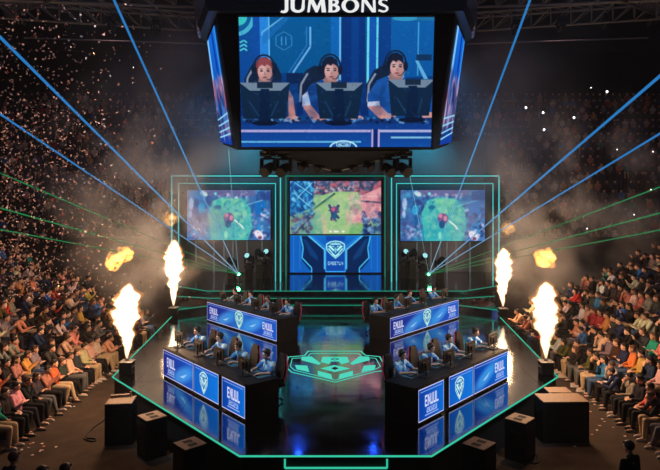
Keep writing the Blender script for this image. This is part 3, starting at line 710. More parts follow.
# tapering underside
bm = B(); apex = [(-.25, 25.3), (.25, 25.3), (.25, 25.8), (-.25, 25.8)]
und = [(-2.75, 22.3), (2.75, 22.3), (2.9, 25.5), (2.2, 28.2), (-2.2, 28.2), (-2.9, 25.5)]; uz = [8.25, 8.25, 8.7, 9.05, 9.05, 8.7]
hi = [bm.verts.new(JP((x, y, z))) for (x, y), z in zip(und, uz)]; c = bm.verts.new(JP((0, 25.0, 7.62)))
bm.faces.new(hi)
for i in range(6): bm.faces.new((hi[(i + 1) % 6], hi[i], c))
obj('underside', bm, M['blackm'], jt)
for i in range(6):
    bm = B(); x, y = und[i]; add_tube(bm, JP((x, y, uz[i] - .02)), JP((0, 25.0, 7.6)), .04, seg=6); obj('rib', bm, M['metal'], jt)
bm = B(); add_box(bm, JP((0, 25.0, 7.60)), (.5, .5, .16), bevel=.03); obj('hub', bm, M['plastic'], jt)
for x in (-3, 3):
    for y in (24, 27.5):
        bm = B(); add_tube(bm, JP((x, y, 15.2)), JP((x, y, 22.9)), .03); obj('hanging_cable', bm, M['metal'], jt)
for k, (dx, y, Y) in enumerate(((68, 153, 22.6), (52, 154, 22.9), (33, 157, 23.6), (17, 160, 24.3))):
    for s in (-1, 1):
        p = at(336 + s * dx, y, Y); p.z = 8.27
        place_mh((p.x, Y, p.z), PI + s * .4, '%s of the %s moving lights hanging under the screen cube' % (nm[k], 'left' if s < 0 else 'right'), 'moving lights under the screen cube', False, True, 1.45 if k < 2 else 1.1)
# two blue beam lights on a bar far behind the cube
bm = B(); add_tube(bm, (-4.5, 0, .0), (4.5, 0, 0), .06); add_tube(bm, (-4.5, 0, .4), (4.5, 0, .4), .06)
for k in range(10): add_tube(bm, (-4.5 + k, 0, 0), (-4 + k if k < 9 else 4.5, 0, .4), .03)
o = obj('lighting_bar', bm, M['truss']); o.location = (0, 36.6, 11.3); tag(o, 'lighting bar hung above the set wall behind the screen cube', 'lighting bar')
for s in (-1, 1):
    bm = B(); add_tube(bm, (0, 0, 0), (0, -.35, -.25), .16, .2, seg=16); t = empty('beam_light', 'blue beam light on the %s half of the rear lighting bar' % ('left' if s < 0 else 'right'), 'stage light', (s * 2.25, 36.4, 11.05), 0, 'blue beam lights on the rear bar')
    h = obj('lamp_head', bm, M['plastic'], t)
    bm = B(); add_tube(bm, (0, -.345, -.246), (0, -.36, -.257), .17, seg=16); obj('lens', bm, M['bluelens'], h)
# ------------------------------------------------------------------ figures (face -Y, origin on the floor below the hips)
def hand(bm, wrist, d, down, side, r=.0095, curl=.5):
    "palm, four unequal fingers and a thumb leaving the side of the palm"
    d = Vector(d).normalized(); down = (Vector(down) - d * Vector(down).dot(d)).normalized(); lat = d.cross(down) * side
    w = Vector(wrist); k = w + d * .085
    for t in (-.028, -.01, .01, .028): add_capsule(bm, w + lat * t * .6, k + lat * t, .017, .014, 8)
    for t, L in ((-.03, .062), (-.010, .078), (.010, .084), (.030, .074)):
        a = k + lat * t; b = a + (d + down * curl * .6).normalized() * L * .5; c = b + (d + down * curl * 1.8).normalized() * L * .5
        add_capsule(bm, a, b, r * 1.05, r, 8); add_capsule(bm, b, c, r, r * .85, 8)
    a = w + d * .03 + lat * .032; b = a + (d * .7 + lat * .8 + down * .2).normalized() * .04; c = b + (d + lat * .15 + down * .3).normalized() * .032
    add_capsule(bm, a, b, r * 1.35, r * 1.1, 8); add_capsule(bm, b, c, r * 1.1, r * .9, 8)

def head_geo(bm, hc, tilt):
    R = Matrix.Rotation(tilt, 3, 'X')      # positive tips the face down
    def q(v): return hc + R @ Vector(v)
    add_ball(bm, q((0, .012, .02)), (.078, .097, .10), R)
    add_ball(bm, q((0, -.030, -.045)), (.058, .062, .07), R)                     # jaw
    add_capsule(bm, q((0, -.082, .012)), q((0, -.108, -.022)), .010, .014, 8)      # nose
    add_capsule(bm, q((-.028, -.083, -.056)), q((.028, -.083, -.056)), .010, .010, 8)  # mouth
    add_ball(bm, q((0, -.078, -.09)), (.022, .018, .018), R, 8)
    for s in (-1, 1):
        add_ball(bm, q((s * .08, .012, -.005)), (.013, .022, .032), R, 8)
        add_capsule(bm, q((s * .015, -.078, .035)), q((s * .05, -.068, .034)), .011, .009, 8)   # brow
    return q

def make_pose(P, voxel, vcloth):
    "P holds joints: pel, chest, neck, head, tilt, sh, el, wr, hip, kn, an; returns meshes body, top, trousers, hair variants"
    v = lambda k: Vector(P[k])
    pel, ch, nk, hd = v('pel'), v('chest'), v('neck'), v('head')
    bm = B(); q = head_geo(bm, hd, P['tilt'])
    add_capsule(bm, nk, hd + Vector((0, .02, -.05)), .058, .05)
    add_capsule(bm, pel, ch, .115, .12); add_capsule(bm, ch, nk, .12, .06)
    for s in (-1, 1):
        S, E, W = [Vector(P[k][0 if s < 0 else 1]) for k in ('sh', 'el', 'wr')]
        add_capsule(bm, ch + Vector((0, 0, .06)), S, .07, .055); add_capsule(bm, S, E, .048, .038); add_capsule(bm, E, W, .038, .026)
        hdn = P.get('hd', ((0, -1, -.25), (0, -1, -.25)))[0 if s < 0 else 1]; hand(bm, W, hdn, P.get('down', (0, 0, -1)), -s, curl=P.get('curl', .5))
        H, K, A = [Vector(P[k][0 if s < 0 else 1]) for k in ('hip', 'kn', 'an')]
        add_capsule(bm, pel, H, .10, .09); add_capsule(bm, H, K, .080, .055); add_capsule(bm, K, A, .052, .035); add_capsule(bm, A + Vector((0, .02, -.03)), A + Vector((0, -.13, -.045)), .035, .03)
    body = remesh('body', bm, voxel, [M['skin'], M['eye'], M['lip']], 2)
    eyes = [q((s * .032, -.086, .014)) for s in (-1, 1)]; mouth = q((0, -.094, -.056))
    for p in body.polygons:
        c = p.center
        if min((c - e).length for e in eyes) < .0125: p.material_index = 1
        elif abs(c.x - mouth.x) < .024 and (c - mouth).length < .028 and abs((c - mouth).z) < .008: p.material_index = 2
    # top
    bm = B(); add_capsule(bm, pel + Vector((0, 0, .02)), ch, .155, .15)
    for s in (-1, 1):
        S, E, W = [Vector(P[k][0 if s < 0 else 1]) for k in ('sh', 'el', 'wr')]
        add_capsule(bm, pel + Vector((s * .04, 0, .03)), ch + Vector((s * .06, 0, .02)), .125, .125); add_capsule(bm, ch + Vector((0, .0, .07)), S, .095, .07)
        if P.get('short'):
            M_ = S.lerp(E, .75); add_capsule(bm, S, M_, .068, .062)
        else:
            add_capsule(bm, S, E, .067, .054); add_capsule(bm, E, E.lerp(W, .93), .054, .040)
    if P.get('hood', 1): add_capsule(bm, nk + Vector((-.05, .05, .0)), nk + Vector((.05, .05, .0)), .055, .055)
    add_capsule(bm, nk + Vector((0, 0, -.05)), nk + Vector((0, 0, .005)), .085, .068)
    top_ = remesh('top', bm, vcloth, [M['fabric']], 3)
    bm = B()
    for s in (-1, 1):
        H, K, A = [Vector(P[k][0 if s < 0 else 1]) for k in ('hip', 'kn', 'an')]
        add_capsule(bm, pel + Vector((0, .03, -.02)), H, .135, .115); add_capsule(bm, H, K, .105, .080); add_capsule(bm, K, K.lerp(A, .92), .078, .060)
    trs = remesh('trousers', bm, vcloth, [M['fabric']], 3)
    R = Matrix.Rotation(P['tilt'], 3, 'X'); hair = []
    for kind in range(3):
        bm = B(); qq = lambda a: hd + R @ Vector(a)
        add_ball(bm, qq((0, .030, .045)), (.090, .103, .098), R); add_capsule(bm, qq((-.045, -.058, .090)), qq((.045, -.058, .088)), .026, .026, 8)
        for s in (-1, 1): add_capsule(bm, qq((s * .078, .0, .06)), qq((s * .08, .035, .0)), .020, .018, 8)
        if kind == 1:
            for s in (-1, 1): add_capsule(bm, qq((s * .075, .03, .03)), qq((s * .085, .05, -.15)), .035, .03, 8)
            add_capsule(bm, qq((0, .09, .03)), qq((0, .10, -.18)), .06, .055, 10)
        if kind == 2: add_ball(bm, qq((0, .11, .08)), (.045, .045, .045))
        hair.append(remesh('hair', bm, .011, [M['hair']], 2))
    return dict(body=body, top=top_, trousers=trs, hair=hair, P=P)

def shoe_mesh():
    bm = B(); add_capsule(bm, (0, .05, .045), (0, -.03, .05), .042, .044); add_capsule(bm, (0, -.05, .038), (0, -.17, .034), .042, .036); add_capsule(bm, (0, .05, .015), (0, -.18, .015), .034, .034)
    bm2 = B(); bm.verts.ensure_lookup_table()
    me = remesh('shoe', bm, .013, [M['shoe']], 2)
    for v_ in me.vertices: v_.co.z = max(v_.co.z, .0)
    return me
SHOE = shoe_mesh()

base = dict(pel=(0, 0, .56), chest=(0, .04, .86), neck=(0, .03, 1.07), head=(0, -.01, 1.22), tilt=.05,
            sh=((-.19, .04, 1.00), (.19, .04, 1.00)), el=((-.25, -.04, .74), (.25, -.04, .74)), wr=((-.09, -.27, .70), (.09, -.27, .70)),
            hip=((-.10, -.02, .54), (.10, -.02, .54)), kn=((-.13, -.46, .53), (.13, -.46, .53)), an=((-.13, -.44, .10), (.13, -.50, .10)), hd=((.5, -1, -.2), (-.5, -1, -.2)))
def variant(**k): d = dict(base); d.update(k); return d
POSES = [make_pose(p, .012, .020) for p in (
    base,
    variant(chest=(0, -.10, .84), neck=(0, -.22, 1.02), head=(0, -.30, 1.14), tilt=.0, sh=((-.19, -.17, .97), (.19, -.17, .97)), el=((-.20, -.36, .70), (.20, -.36, .70)), wr=((-.06, -.56, .78), (.06, -.56, .78)), hd=((.3, -.8, .5), (-.3, -.8, .5))),
    variant(el=((-.24, -.08, .75), (.24, -.08, .75)), wr=((.06, -.23, .80), (-.06, -.24, .84)), hd=((1, -.1, .1), (-1, -.1, .1)), kn=((-.16, -.46, .53), (.10, -.44, .55)), an=((-.20, -.36, .10), (.06, -.58, .10))),
    variant(chest=(0, .0, .86), neck=(0, -.02, 1.07), head=(0, -.07, 1.22), el=((-.23, -.12, .78), (.23, -.12, .78)), wr=((-.04, -.34, .98), (.04, -.34, .98)), hd=((.1, -.4, 1), (-.1, -.4, 1)), down=(0, -1, 0)),
    variant(el=((-.23, -.16, .76), (.25, -.03, .74)), wr=((-.03, -.19, 1.02), (.06, -.30, .69)), hd=((.1, .1, 1), (-.5, -1, -.2)), down=(0, .2, 1), tilt=.12, head=(.0, -.04, 1.21)),
)]
PLAYERS = [make_pose(p, .009, .016) for p in (
    variant(chest=(0, -.06, .86), neck=(0, -.14, 1.06), head=(0, -.20, 1.20), tilt=.18, sh=((-.19, -.08, 1.00), (.19, -.08, 1.00)), el=((-.27, -.28, .82), (.27, -.26, .82)), wr=((-.16, -.52, .865), (.20, -.50, .865)), hd=((.1, -1, 0), (.0, -1, 0)), short=1, hood=0, curl=.25),
    variant(chest=(0, -.03, .87), neck=(0, -.07, 1.08), head=(0, -.11, 1.23), tilt=.10, sh=((-.19, -.03, 1.01), (.19, -.03, 1.01)), el=((-.28, -.22, .84), (.30, -.24, .83)), wr=((-.10, -.49, .865), (.27, -.50, .865)), hd=((.3, -1, 0), (-.1, -1, 0)), short=1, hood=0, curl=.25))]
bm = B()   # headset, in head space
pts = [Vector((.098 * math.cos(a), .01, .03 + .10 * math.sin(a))) for a in np.linspace(0, PI, 11)]
for a, b in zip(pts, pts[1:]): add_capsule(bm, a, b, .013, .013, 8)
for P_ in PLAYERS: P_['top'].materials.clear(); P_['top'].materials.append(M['jersey'])
HEADBAND = mesh_from_bm('headband', bm, M['plastic'], True)
bm = B(); add_tube(bm, (-.012, 0, 0), (.022, 0, 0), .042, .038, 16); add_tube(bm, (.022, 0, 0), (.03, 0, 0), .028, .026, 16); CUP = mesh_from_bm('ear_cup', bm, M['plastic'])
bm = B(); add_path(bm, [(-.1, -.01, -.02), (-.09, -.07, -.06), (-.045, -.115, -.065)], .005); add_ball(bm, (-.04, -.117, -.065), (.012, .009, .009), None, 8); MIC = mesh_from_bm('microphone', bm, M['plastic'])

def person(pose, loc, rz, sc, label, group, top, trs, skin, hairc, hairk, shoes, name='person', headset=False):
    t = empty(name, label, 'person', loc, rz, group); t.scale = (sc, sc, sc)
    b = link(bpy.data.objects.new('body', pose['body']), t); b.color = (*skin, 1)
    o = link(bpy.data.objects.new('jersey' if headset else 'top', pose['top']), t); o.color = (*top, 1)
    o = link(bpy.data.objects.new('trousers', pose['trousers']), t); o.color = (*trs, 1)
    o = link(bpy.data.objects.new('hair', pose['hair'][hairk]), t); o.color = (*hairc, 1)
    if shoes is not None:
        for k in (0, 1):
            a = Vector(pose['P']['an'][k]); o = link(bpy.data.objects.new('shoe', SHOE), t); o.location = (a.x, a.y, 0.0); o.color = (*shoes, 1)
    if headset:
        P = pose['P']; e = link(bpy.data.objects.new('headset', HEADBAND), t); e.location = P['head']; e.rotation_euler = (P['tilt'], 0, 0)
        for s in (-1, 1):
            c = link(bpy.data.objects.new('ear_cup', CUP), e); c.location = (s * .088, .01, 0); c.rotation_euler = (0, 0, 0 if s > 0 else PI)
        link(bpy.data.objects.new('microphone', MIC), e)
    return t

SK = [(.62, .36, .26), (.50, .28, .19), (.68, .42, .32), (.40, .22, .15)]
HR = [(.012, .009, .008), (.02, .012, .01), (.05, .025, .015), (.012, .009, .008), (.10, .05, .025)]

# ------------------------------------------------------------------ gaming desks with players
def gaming_chair():
    t = bpy.data.objects.new('gaming_chair', None); link(t)
    bm = B(); add_box(bm, (0, .02, .47), (.50, .50, .10), bevel=.03); obj('seat', bm, M['plastic'], t)
    bm = B(); pts = [(-.20, .0), (-.25, .25), (-.27, .52), (-.20, .64), (-.16, .86), (.16, .86), (.20, .64), (.27, .52), (.25, .25), (.20, .0)]
    pts = [(x * .84, y * .88) for x, y in pts]; add_prism(bm, pts, -.04, .04); bmesh.ops.bevel(bm, geom=list(bm.edges), offset=.02, segments=2, affect='EDGES')
    bmesh.ops.rotate(bm, verts=bm.verts, cent=(0, 0, 0), matrix=Matrix.Rotation(PI / 2 - .14, 3, 'X')); bmesh.ops.translate(bm, vec=(0, .25, .50), verts=bm.verts); back = obj('backrest', bm, M['plastic'], t)
    for s in (-1, 1):
        bm = B(); R = Matrix.Rotation(PI / 2 - .14, 3, 'X')
        pp = [R @ Vector((s * x * .84, y * .88, -.03)) + Vector((0, .25, .50)) for x, y in ((.215, .05), (.262, .27), (.28, .52), (.21, .65), (.17, .84))]
        add_path(bm, pp, .022, 6); obj('side_stripe', bm, M['chairred'], back)
        bm = B(); add_box(bm, (s * .30, .0, .68), (.08, .28, .035), bevel=.01); add_box(bm, (s * .29, .06, .58), (.03, .05, .2)); obj('armrest', bm, M['plastic'], t)
    bm = B(); add_tube(bm, (0, 0, .08), (0, 0, .43), .03, seg=10); obj('gas_lift', bm, M['metal'], t)
    bm = B()
    for k in range(5):
        a = k * 2 * PI / 5; add_tube(bm, (0, 0, .10), (.27 * math.cos(a), .27 * math.sin(a), .065), .03, .02, 6)
    obj('star_base', bm, M['plastic'], t)
    for k in range(5):
        a = k * 2 * PI / 5; bm = B(); add_tube(bm, (.27 * math.cos(a) - .02, .27 * math.sin(a), .03), (.27 * math.cos(a) + .02, .27 * math.sin(a), .03), .03, seg=10); obj('caster', bm, M['plastic'], t)
    return t
def monitor_tree():
    t = bpy.data.objects.new('monitor', None); link(t)     # screen faces +Y (towards the player)
    bm = B(); add_box(bm, (0, 0, .30), (.58, .03, .34), bevel=.008); add_box(bm, (0, -.025, .30), (.30, .03, .18), bevel=.01); obj('housing', bm, M['plastic'], t)
    bm = B(); add_box(bm, (0, .0165, .302), (.555, .002, .315)); obj('display', bm, emis('monitor_picture', lin((70, 150, 210)), .7), t)
    bm = B(); add_box(bm, (0, -.055, .18), (.05, .03, .32), bevel=.008); obj('stand', bm, M['plastic'], t)
    bm = B(); add_box(bm, (0, -.02, .010), (.26, .20, .018), bevel=.006); obj('foot', bm, M['plastic'], t)
    return t
def keyboard_tree():
    t = bpy.data.objects.new('keyboard', None); link(t)
    bm = B(); add_box(bm, (0, 0, .012), (.40, .14, .02), bevel=.005); obj('case', bm, M['plastic'], t)
    bm = B()
    for r in range(5):
        for k in range(14): add_box(bm, (-.18 + k * .0277, -.05 + r * .025, .025), (.022, .020, .008))
    obj('keys', bm, pbr('keycaps', (.06, .10, .13), .5), t); return t
bm = B(); add_ball(bm, (0, 0, .016), (.032, .055, .02), None, 12); add_capsule(bm, (0, -.035, .03), (0, -.02, .034), .006, .006, 6)
MOUSE = mesh_from_bm('mouse', bm, M['plastic'], True)
bm = B(); add_box(bm, (0, 0, .002), (.85, .38, .004)); MAT = mesh_from_bm('desk_mat', bm, pbr('desk_mat', (.03, .12, .17), .8, noise=.6, nscale=5))
proto = {}
def inst(kind, maker, loc, rz, label, cat, group):
    if kind not in proto: o = proto[kind] = maker(); o.location = loc; o.rotation_euler = (0, 0, rz)
    else: o = dup_tree(proto[kind], loc, rz)
    return tag(o, label, cat, group)

DH = .90
def desk(which, side, O, E, mods, heads, seats):
    "O: camera-left end of the lit face, E: other end; local x along the face, local y to the back"
    O, E = Vector((*O, SZ)), Vector((*E, SZ)); L = (E - O).length; u = (E - O) / L; rz = math.atan2(u.y, u.x); b = Vector((-u.y, u.x, 0))
    t = empty('gaming_desk', 'long black gaming desk with lit blue front, %s of the stage' % which, 'desk', O, rz)
    bm = B(); add_box(bm, (L / 2, .5, DH - .02), (L + .02, 1.02, .04), bevel=.008); obj('desktop', bm, M['black'], t)
    bm = B(); add_box(bm, (L / 2, .045, DH / 2 - .02), (L, .05, DH - .045)); obj('front_panel', bm, M['black'], t)
    for x in (.02, L - .02):
        bm = B(); add_box(bm, (x, .5, DH / 2 - .02), (.04, .96, DH - .045)); obj('end_panel', bm, M['black'], t)
    bm = B(); add_box(bm, (L / 2, .03, DH + .012), (L, .05, .03), bevel=.006); obj('front_lip', bm, M['plastic'], t)
    for k, (a, c, kind) in enumerate(mods):
        xa, xc = a * L + .02, c * L - .02
        o = obj('lit_panel', screen_mesh('lit_panel', paint_led(kind, xc - xa), (xa, -.006, DH - .04), (xc, -.006, DH - .04), (xc, -.006, DH - .83), (xa, -.006, DH - .83)), None, t)
        bm = B(); add_box(bm, ((xa + xc) / 2, .009, DH - .435), (xc - xa + .02, .026, .81)); obj('panel_housing', bm, M['black'], o)
    for k, hx in enumerate(heads):
        # walk along the desk until the head (1.0 m behind the face) falls on pixel hx
        best = min((abs(336 + 600 * q.x / q.y - hx), s) for s in np.linspace(.02, 1.0, 200) for q in [O + u * L * s + b * 1.02])
        s = best[1]; p = O + u * L * s; who = seats[k]; W = lambda lx, ly, z=0: p + u * lx + b * ly + Vector((0, 0, z))
        pose = PLAYERS[(k + (side > 0)) % 2]; g = 'seated at the %s desk' % which
        col = random.choice([(.02, .16, .52), (.03, .22, .60), (.04, .28, .60)]) if not (which == 'rear left' and k in (0, 2)) else (.22, .30, .36)
        person(pose, W(0, 1.20 if k % 2 else 1.23, .06), rz, 1.04, 'player in blue jersey and headset, %s seat at the %s desk' % (who, which), 'players at the desks', col, (.02, .022, .03), SK[(k * 2 + (side > 0)) % 3], HR[k % 3], 0, (.05, .05, .06), headset=True)
        inst('chair', gaming_chair, W(0, 1.27, .02), rz, 'black and red gaming chair, %s seat at the %s desk' % (who, which), 'chair', 'gaming chairs at the desks')
        inst('mon', monitor_tree, W(-.02, .42, DH), rz, 'monitor seen from behind, %s seat at the %s desk' % (who, which), 'monitor', 'monitors on the desks')
        inst('key', keyboard_tree, W(-.10, .72, DH + .004), rz, 'black keyboard, %s seat at the %s desk' % (who, which), 'keyboard', 'keyboards on the desks')
        o = link(bpy.data.objects.new('desk_mat', MAT)); o.location = W(.05, .75, DH); o.rotation_euler = (0, 0, rz); tag(o, 'bluish desk mat, %s seat at the %s desk' % (who, which), 'desk mat', 'mats on the desks')
        o = link(bpy.data.objects.new('mouse', MOUSE)); o.location = W(.23, .66, DH + .004); o.rotation_euler = (0, 0, rz); tag(o, 'black mouse, %s seat at the %s desk' % (who, which), 'mouse', 'mice on the desks')
oi = ['outermost', 'second from outside', 'third from outside', 'innermost']
desk('front left', -1, (-5.30, 18.42), (-2.22, 14.72), [(0, .42, 'title_wide'), (.42, .725, 'logo'), (.755, 1, 'title')], (197, 217.5, 238, 264), oi)
desk('front right', 1, (1.97, 14.45), (5.22, 18.2), [(0, .245, 'title'), (.29, .56, 'logo'), (.56, 1, 'wide_title')], (405.5, 430.5, 452, 475), oi[::-1])
desk('rear left', -1, (-5.76, 26.8), (-2.23, 22.7), [(0, 1, 'double')], (235, 249.5, 267.5, 286), oi)
desk('rear right', 1, (2.07, 23.1), (5.60, 27.4), [(0, 1, 'double')], (377.5, 396, 411.5, 433.7), oi[::-1])
# ------------------------------------------------------------------ side stands
ROWX, ROWD, ROWH = 8.9, .80, .38
NROW = 12
ROWS = {-1: 8.9, 1: 8.75}
Y0, Y1 = 8.0, 31.0
def rowz(k): return ROWH * k
for s, nm_ in ((-1, 'left'), (1, 'right')):
    pts = [(s * (ROWX - .12 if 0 else ROWX + .35), 0)]
    bm = B(); ROWX = ROWS[s]
    prof = [(ROWX + .40, 0)]
    for k in range(1, NROW): prof += [(ROWX + ROWD * k - .42, rowz(k - 1)), (ROWX + ROWD * k - .42, rowz(k))]
    prof += [(ROWX + ROWD * NROW - .42, rowz(NROW - 1)), (ROWX + ROWD * NROW - .42, 0)]
    A = [bm.verts.new((s * x, Y0, z)) for x, z in prof]; D = [bm.verts.new((s * x, Y1, z)) for x, z in prof]
    n = len(prof); bm.faces.new(A); bm.faces.new(D[::-1])
    for i in range(n): j = (i + 1) % n; bm.faces.new((A[j], A[i], D[i], D[j]))
    bmesh.ops.recalc_face_normals(bm, faces=bm.faces)
    o = obj('stand_terrace', bm, M['riser']); tag(o, 'dark stepped terrace of the %s seating stand' % nm_, 'seating terrace', kind='structure')
bm = B(); add_box(bm, (0, .02, .42), (.44, .42, .05), bevel=.012); add_box(bm, (0, .24, .66), (.44, .05, .44), bevel=.012); add_box(bm, (0, .05, .20), (.08, .30, .40)); add_box(bm, (0, .05, .01), (.34, .34, .02))
SEAT = mesh_from_bm('stand_seat', bm, M['seat'])

TOPS = [('black', (.012, .012, .014), 42), ('charcoal', (.035, .035, .04), 22), ('navy', (.015, .025, .07), 12), ('dark brown', (.05, .025, .015), 6), ('white', (.55, .50, .46), 9), ('cream', (.50, .40, .28), 6),
        ('salmon', (.42, .16, .12), 7), ('red', (.36, .03, .03), 3), ('mustard', (.42, .24, .07), 3), ('blue', (.03, .13, .38), 3), ('grey', (.18, .17, .17), 10), ('teal', (.02, .22, .20), 2), ('orange', (.45, .13, .04), 3), ('olive', (.08, .08, .03), 4), ('pale pink', (.60, .32, .28), 5)]
TD = {a: b for a, b, c in TOPS}
BOT = [('black', (.012, .012, .015), 5), ('dark', (.02, .022, .03), 4), ('jeans', (.05, .09, .18), 3), ('grey', (.12, .12, .13), 2), ('beige', (.45, .34, .22), 2)]
BD = {a: b for a, b, c in BOT}
GARM = ['hoodie', 'jacket', 'sweatshirt', 'shirt']
def pick(L): return random.choices(L, [c for *_, c in L])[0]
# garments read off the photograph: pixel of the chest, top colour, trousers
FIX = [(46, 296, 'red', 0), (55, 307, 'red', 0), (79, 310, 'mustard', 0), (62, 318, 'blue', 0), (88, 322, 'grey', 0), (36, 286, 'salmon', 0), (10, 335, 'salmon', 0), (18, 332, 'salmon', 0), (30, 362, 'mustard', 0), (22, 366, 'salmon', 0),
       (55, 373, 'orange', 'beige'), (68, 360, 'cream', 'grey'), (78, 350, 'cream', 'beige'), (100, 345, 'cream', 'beige'), (95, 340, 'pale pink', 'beige'), (40, 385, 'charcoal', 'grey'), (28, 385, 'black', 'black'), (8, 378, 'black', 'dark'), (72, 335, 'pale pink', 0),
       (112, 326, 'orange', 0), (5, 300, 'red', 0), (48, 335, 'black', 'black'), (8, 265, 'blue', 0), (150, 292, 'cream', 'beige'),
       (585, 343, 'blue', 'beige'), (605, 370, 'blue', 'jeans'), (570, 337, 'white', 'grey'), (600, 336, 'cream', 'dark'), (595, 316, 'red', 0), (590, 312, 'salmon', 0), (566, 320, 'black', 'dark'), (598, 355, 'black', 'beige'), (635, 365, 'mustard', 0),
       (649, 346, 'teal', 0), (627, 326, 'navy', 0), (604, 287, 'white', 0), (634, 284, 'white', 0), (584, 290, 'red', 0), (632, 304, 'white', 0), (600, 318, 'red', 0), (582, 310, 'white', 0), (637, 355, 'orange', 0), (619, 385, 'navy', 'dark'), (640, 410, 'navy', 'jeans'),
       (525, 300, 'cream', 'dark'), (655, 320, 'white', 0), (622, 318, 'blue', 0), (652, 380, 'cream', 0), (610, 345, 'grey', 0), (577, 350, 'charcoal', 'beige')]
rown = ['front row', 'second row', 'third row', 'fourth row', 'fifth row', 'sixth row', 'seventh row', 'eighth row', 'ninth row', 'tenth row', 'eleventh row', 'twelfth row']
ordn = ['first', 'second', 'third', 'fourth', 'fifth', 'sixth', 'seventh', 'eighth', 'ninth', 'tenth', 'eleventh', 'twelfth', 'thirteenth', 'fourteenth', 'fifteenth', 'sixteenth', 'seventeenth', 'eighteenth', 'nineteenth', 'twentieth'] + ['twenty-' + x for x in ('first', 'second', 'third', 'fourth', 'fifth', 'sixth', 'seventh', 'eighth', 'ninth')] + ['thirtieth'] + ['thirty-' + x for x in ('first', 'second', 'third', 'fourth', 'fifth', 'sixth', 'seventh', 'eighth', 'ninth')] + ['fortieth']
cands = []
for s in (-1, 1):
    for k in range(NROW):
        y = 28.6 - (0 if k else .6) - .23 * (k % 2); n = 0
        seats_ = []
        while y > 11:
            X = s * (ROWS[s] + ROWD * k); z = rowz(k); px = 336 + 600 * X / y; py = 198 + 600 * (CAMZ - z - 1.0) / y
            if (-32 if k < 1 else -6) < px < (692 if k < 1 else 666) and py < 490: seats_.append((X, y, z, px, py))
            y -= .565
        seats_.reverse()
        for i, q in enumerate(seats_): cands.append((s, k, i, *q))
cands = [c for c in cands if random.random() > .045]
cands.sort(key=lambda c: c[4]); NPEOPLE = min(284, len(cands)); print('STAND SEATS', len(cands))
near, rest = cands[:NPEOPLE], cands[NPEOPLE:]
fixed = {}
for fx_, fy_, tc, bc in FIX:
    best = min(((c[6] - fx_) ** 2 + (c[7] - fy_) ** 2, i) for i, c in enumerate(near) if i not in fixed)
    if best[0] < 300: fixed[best[1]] = (tc, bc)
order = {}
for c in near: order.setdefault((c[0], c[1]), []).append(c[2])
for k_ in order: order[k_] = sorted(order[k_])
for i, (s, k, n, X, y, z, px, py) in enumerate(near):
    tn, tc, _ = pick(TOPS); bn, bc, _ = pick(BOT)
    if i in fixed:
        tn = fixed[i][0]; tc = TD[tn]
        if fixed[i][1]: bn = fixed[i][1]; bc = BD[bn]
    g = random.choice(GARM); ps = random.choice([0, 0, 1, 1, 2, 3, 4]); pose = POSES[ps]
    act = ['hands on lap', 'leaning forward', 'arms folded', 'hands raised together', 'hand on chin'][ps]
    oi_ = ordn[order[(s, k)].index(n)]
    label = '%s in %s %s, %s %s, %s seat from the near end' % (act.replace('hands', 'hands') if 0 else 'person', tn, g, 'left stand' if s < 0 else 'right stand', rown[k], oi_)
    rz = (PI / 2 if s < 0 else -PI / 2) + random.uniform(-.12, .12) + s * -.12
    c = tuple(v * random.uniform(.8, 1.25) for v in tc); sk = random.choice(SK); hk = random.choices([0, 1, 2], [7, 3, .6])[0]
    sh = random.choice([(.5, .5, .5), (.04, .04, .04), (.55, .5, .45), (.1, .1, .1)]) if k < 2 else None
    person(pose, (X, y, z), rz, random.uniform(.96, 1.05), label, 'spectators seated in the side stands', c, bc, sk, random.choice(HR), hk, sh)
    o = link(bpy.data.objects.new('stand_seat', SEAT)); o.location = (X - s * -.03, y, z + .0); o.rotation_euler = (0, 0, PI / 2 if s < 0 else -PI / 2)
    tag(o, 'dark stand seat under the spectator %s in the %s stand %s' % (oi_, 'left' if s < 0 else 'right', rown[k]), 'seat', 'seats of the side stands')

# simple low crowd figure for what is too far to count
def crowd_mesh(name, places, cols):
    bm = B(); me = None; lay = bm.loops.layers.float_color.new('led')
    def seg(c0, fn):
        n0 = len(bm.faces); fn(); bm.faces.ensure_lookup_table()
        for f in bm.faces[n0:]:
            for l in f.loops: l[lay] = (*c0, 1)
    for (x, y, z, rz) in places:
        R = Matrix.Rotation(rz, 4, 'Z'); T = Vector((x, y, z)); q = lambda a: T + R.to_3x3() @ Vector(a)
        tc = pick(TOPS)[1]; lean = random.uniform(-.12, .05)
        seg(tc, lambda: (add_tube(bm, q((0, 0, .45)), q((0, lean, .98)), .16, .19, 7), add_tube(bm, q((0, lean, .98)), q((0, lean, 1.06)), .19, .07, 7)))
        seg(tc, lambda: [add_tube(bm, q((s2 * .2, lean, .95)), q((s2 * .18, -.26, .68)), .06, .05, 5) for s2 in (-1, 1)])
        seg(pick(BOT)[1], lambda: [add_tube(bm, q((s2 * .1, 0, .5)), q((s2 * .12, -.42, .5)), .09, .07, 5) for s2 in (-1, 1)] + [add_tube(bm, q((s2 * .12, -.42, .5)), q((s2 * .12, -.40, .02)), .07, .05, 5) for s2 in (-1, 1)])
        seg(random.choice(SK), lambda: add_tube(bm, q((0, lean - .03, 1.06)), q((0, lean - .03, 1.22)), .08, .09, 7))
        seg(random.choice(HR), lambda: add_tube(bm, q((0, lean, 1.20)), q((0, lean + .01, 1.31)), .10, .05, 7))
    m, nt, out = newmat('crowd_clothes'); a = nt.nodes.new('ShaderNodeVertexColor'); a.layer_name = 'led'; b = nt.nodes.new('ShaderNodeBsdfPrincipled'); b.inputs['Roughness'].default_value = .9
    nt.links.new(a.outputs[0], b.inputs['Base Color']); nt.links.new(b.outputs[0], out.inputs[0])
    return obj(name, bm, m)
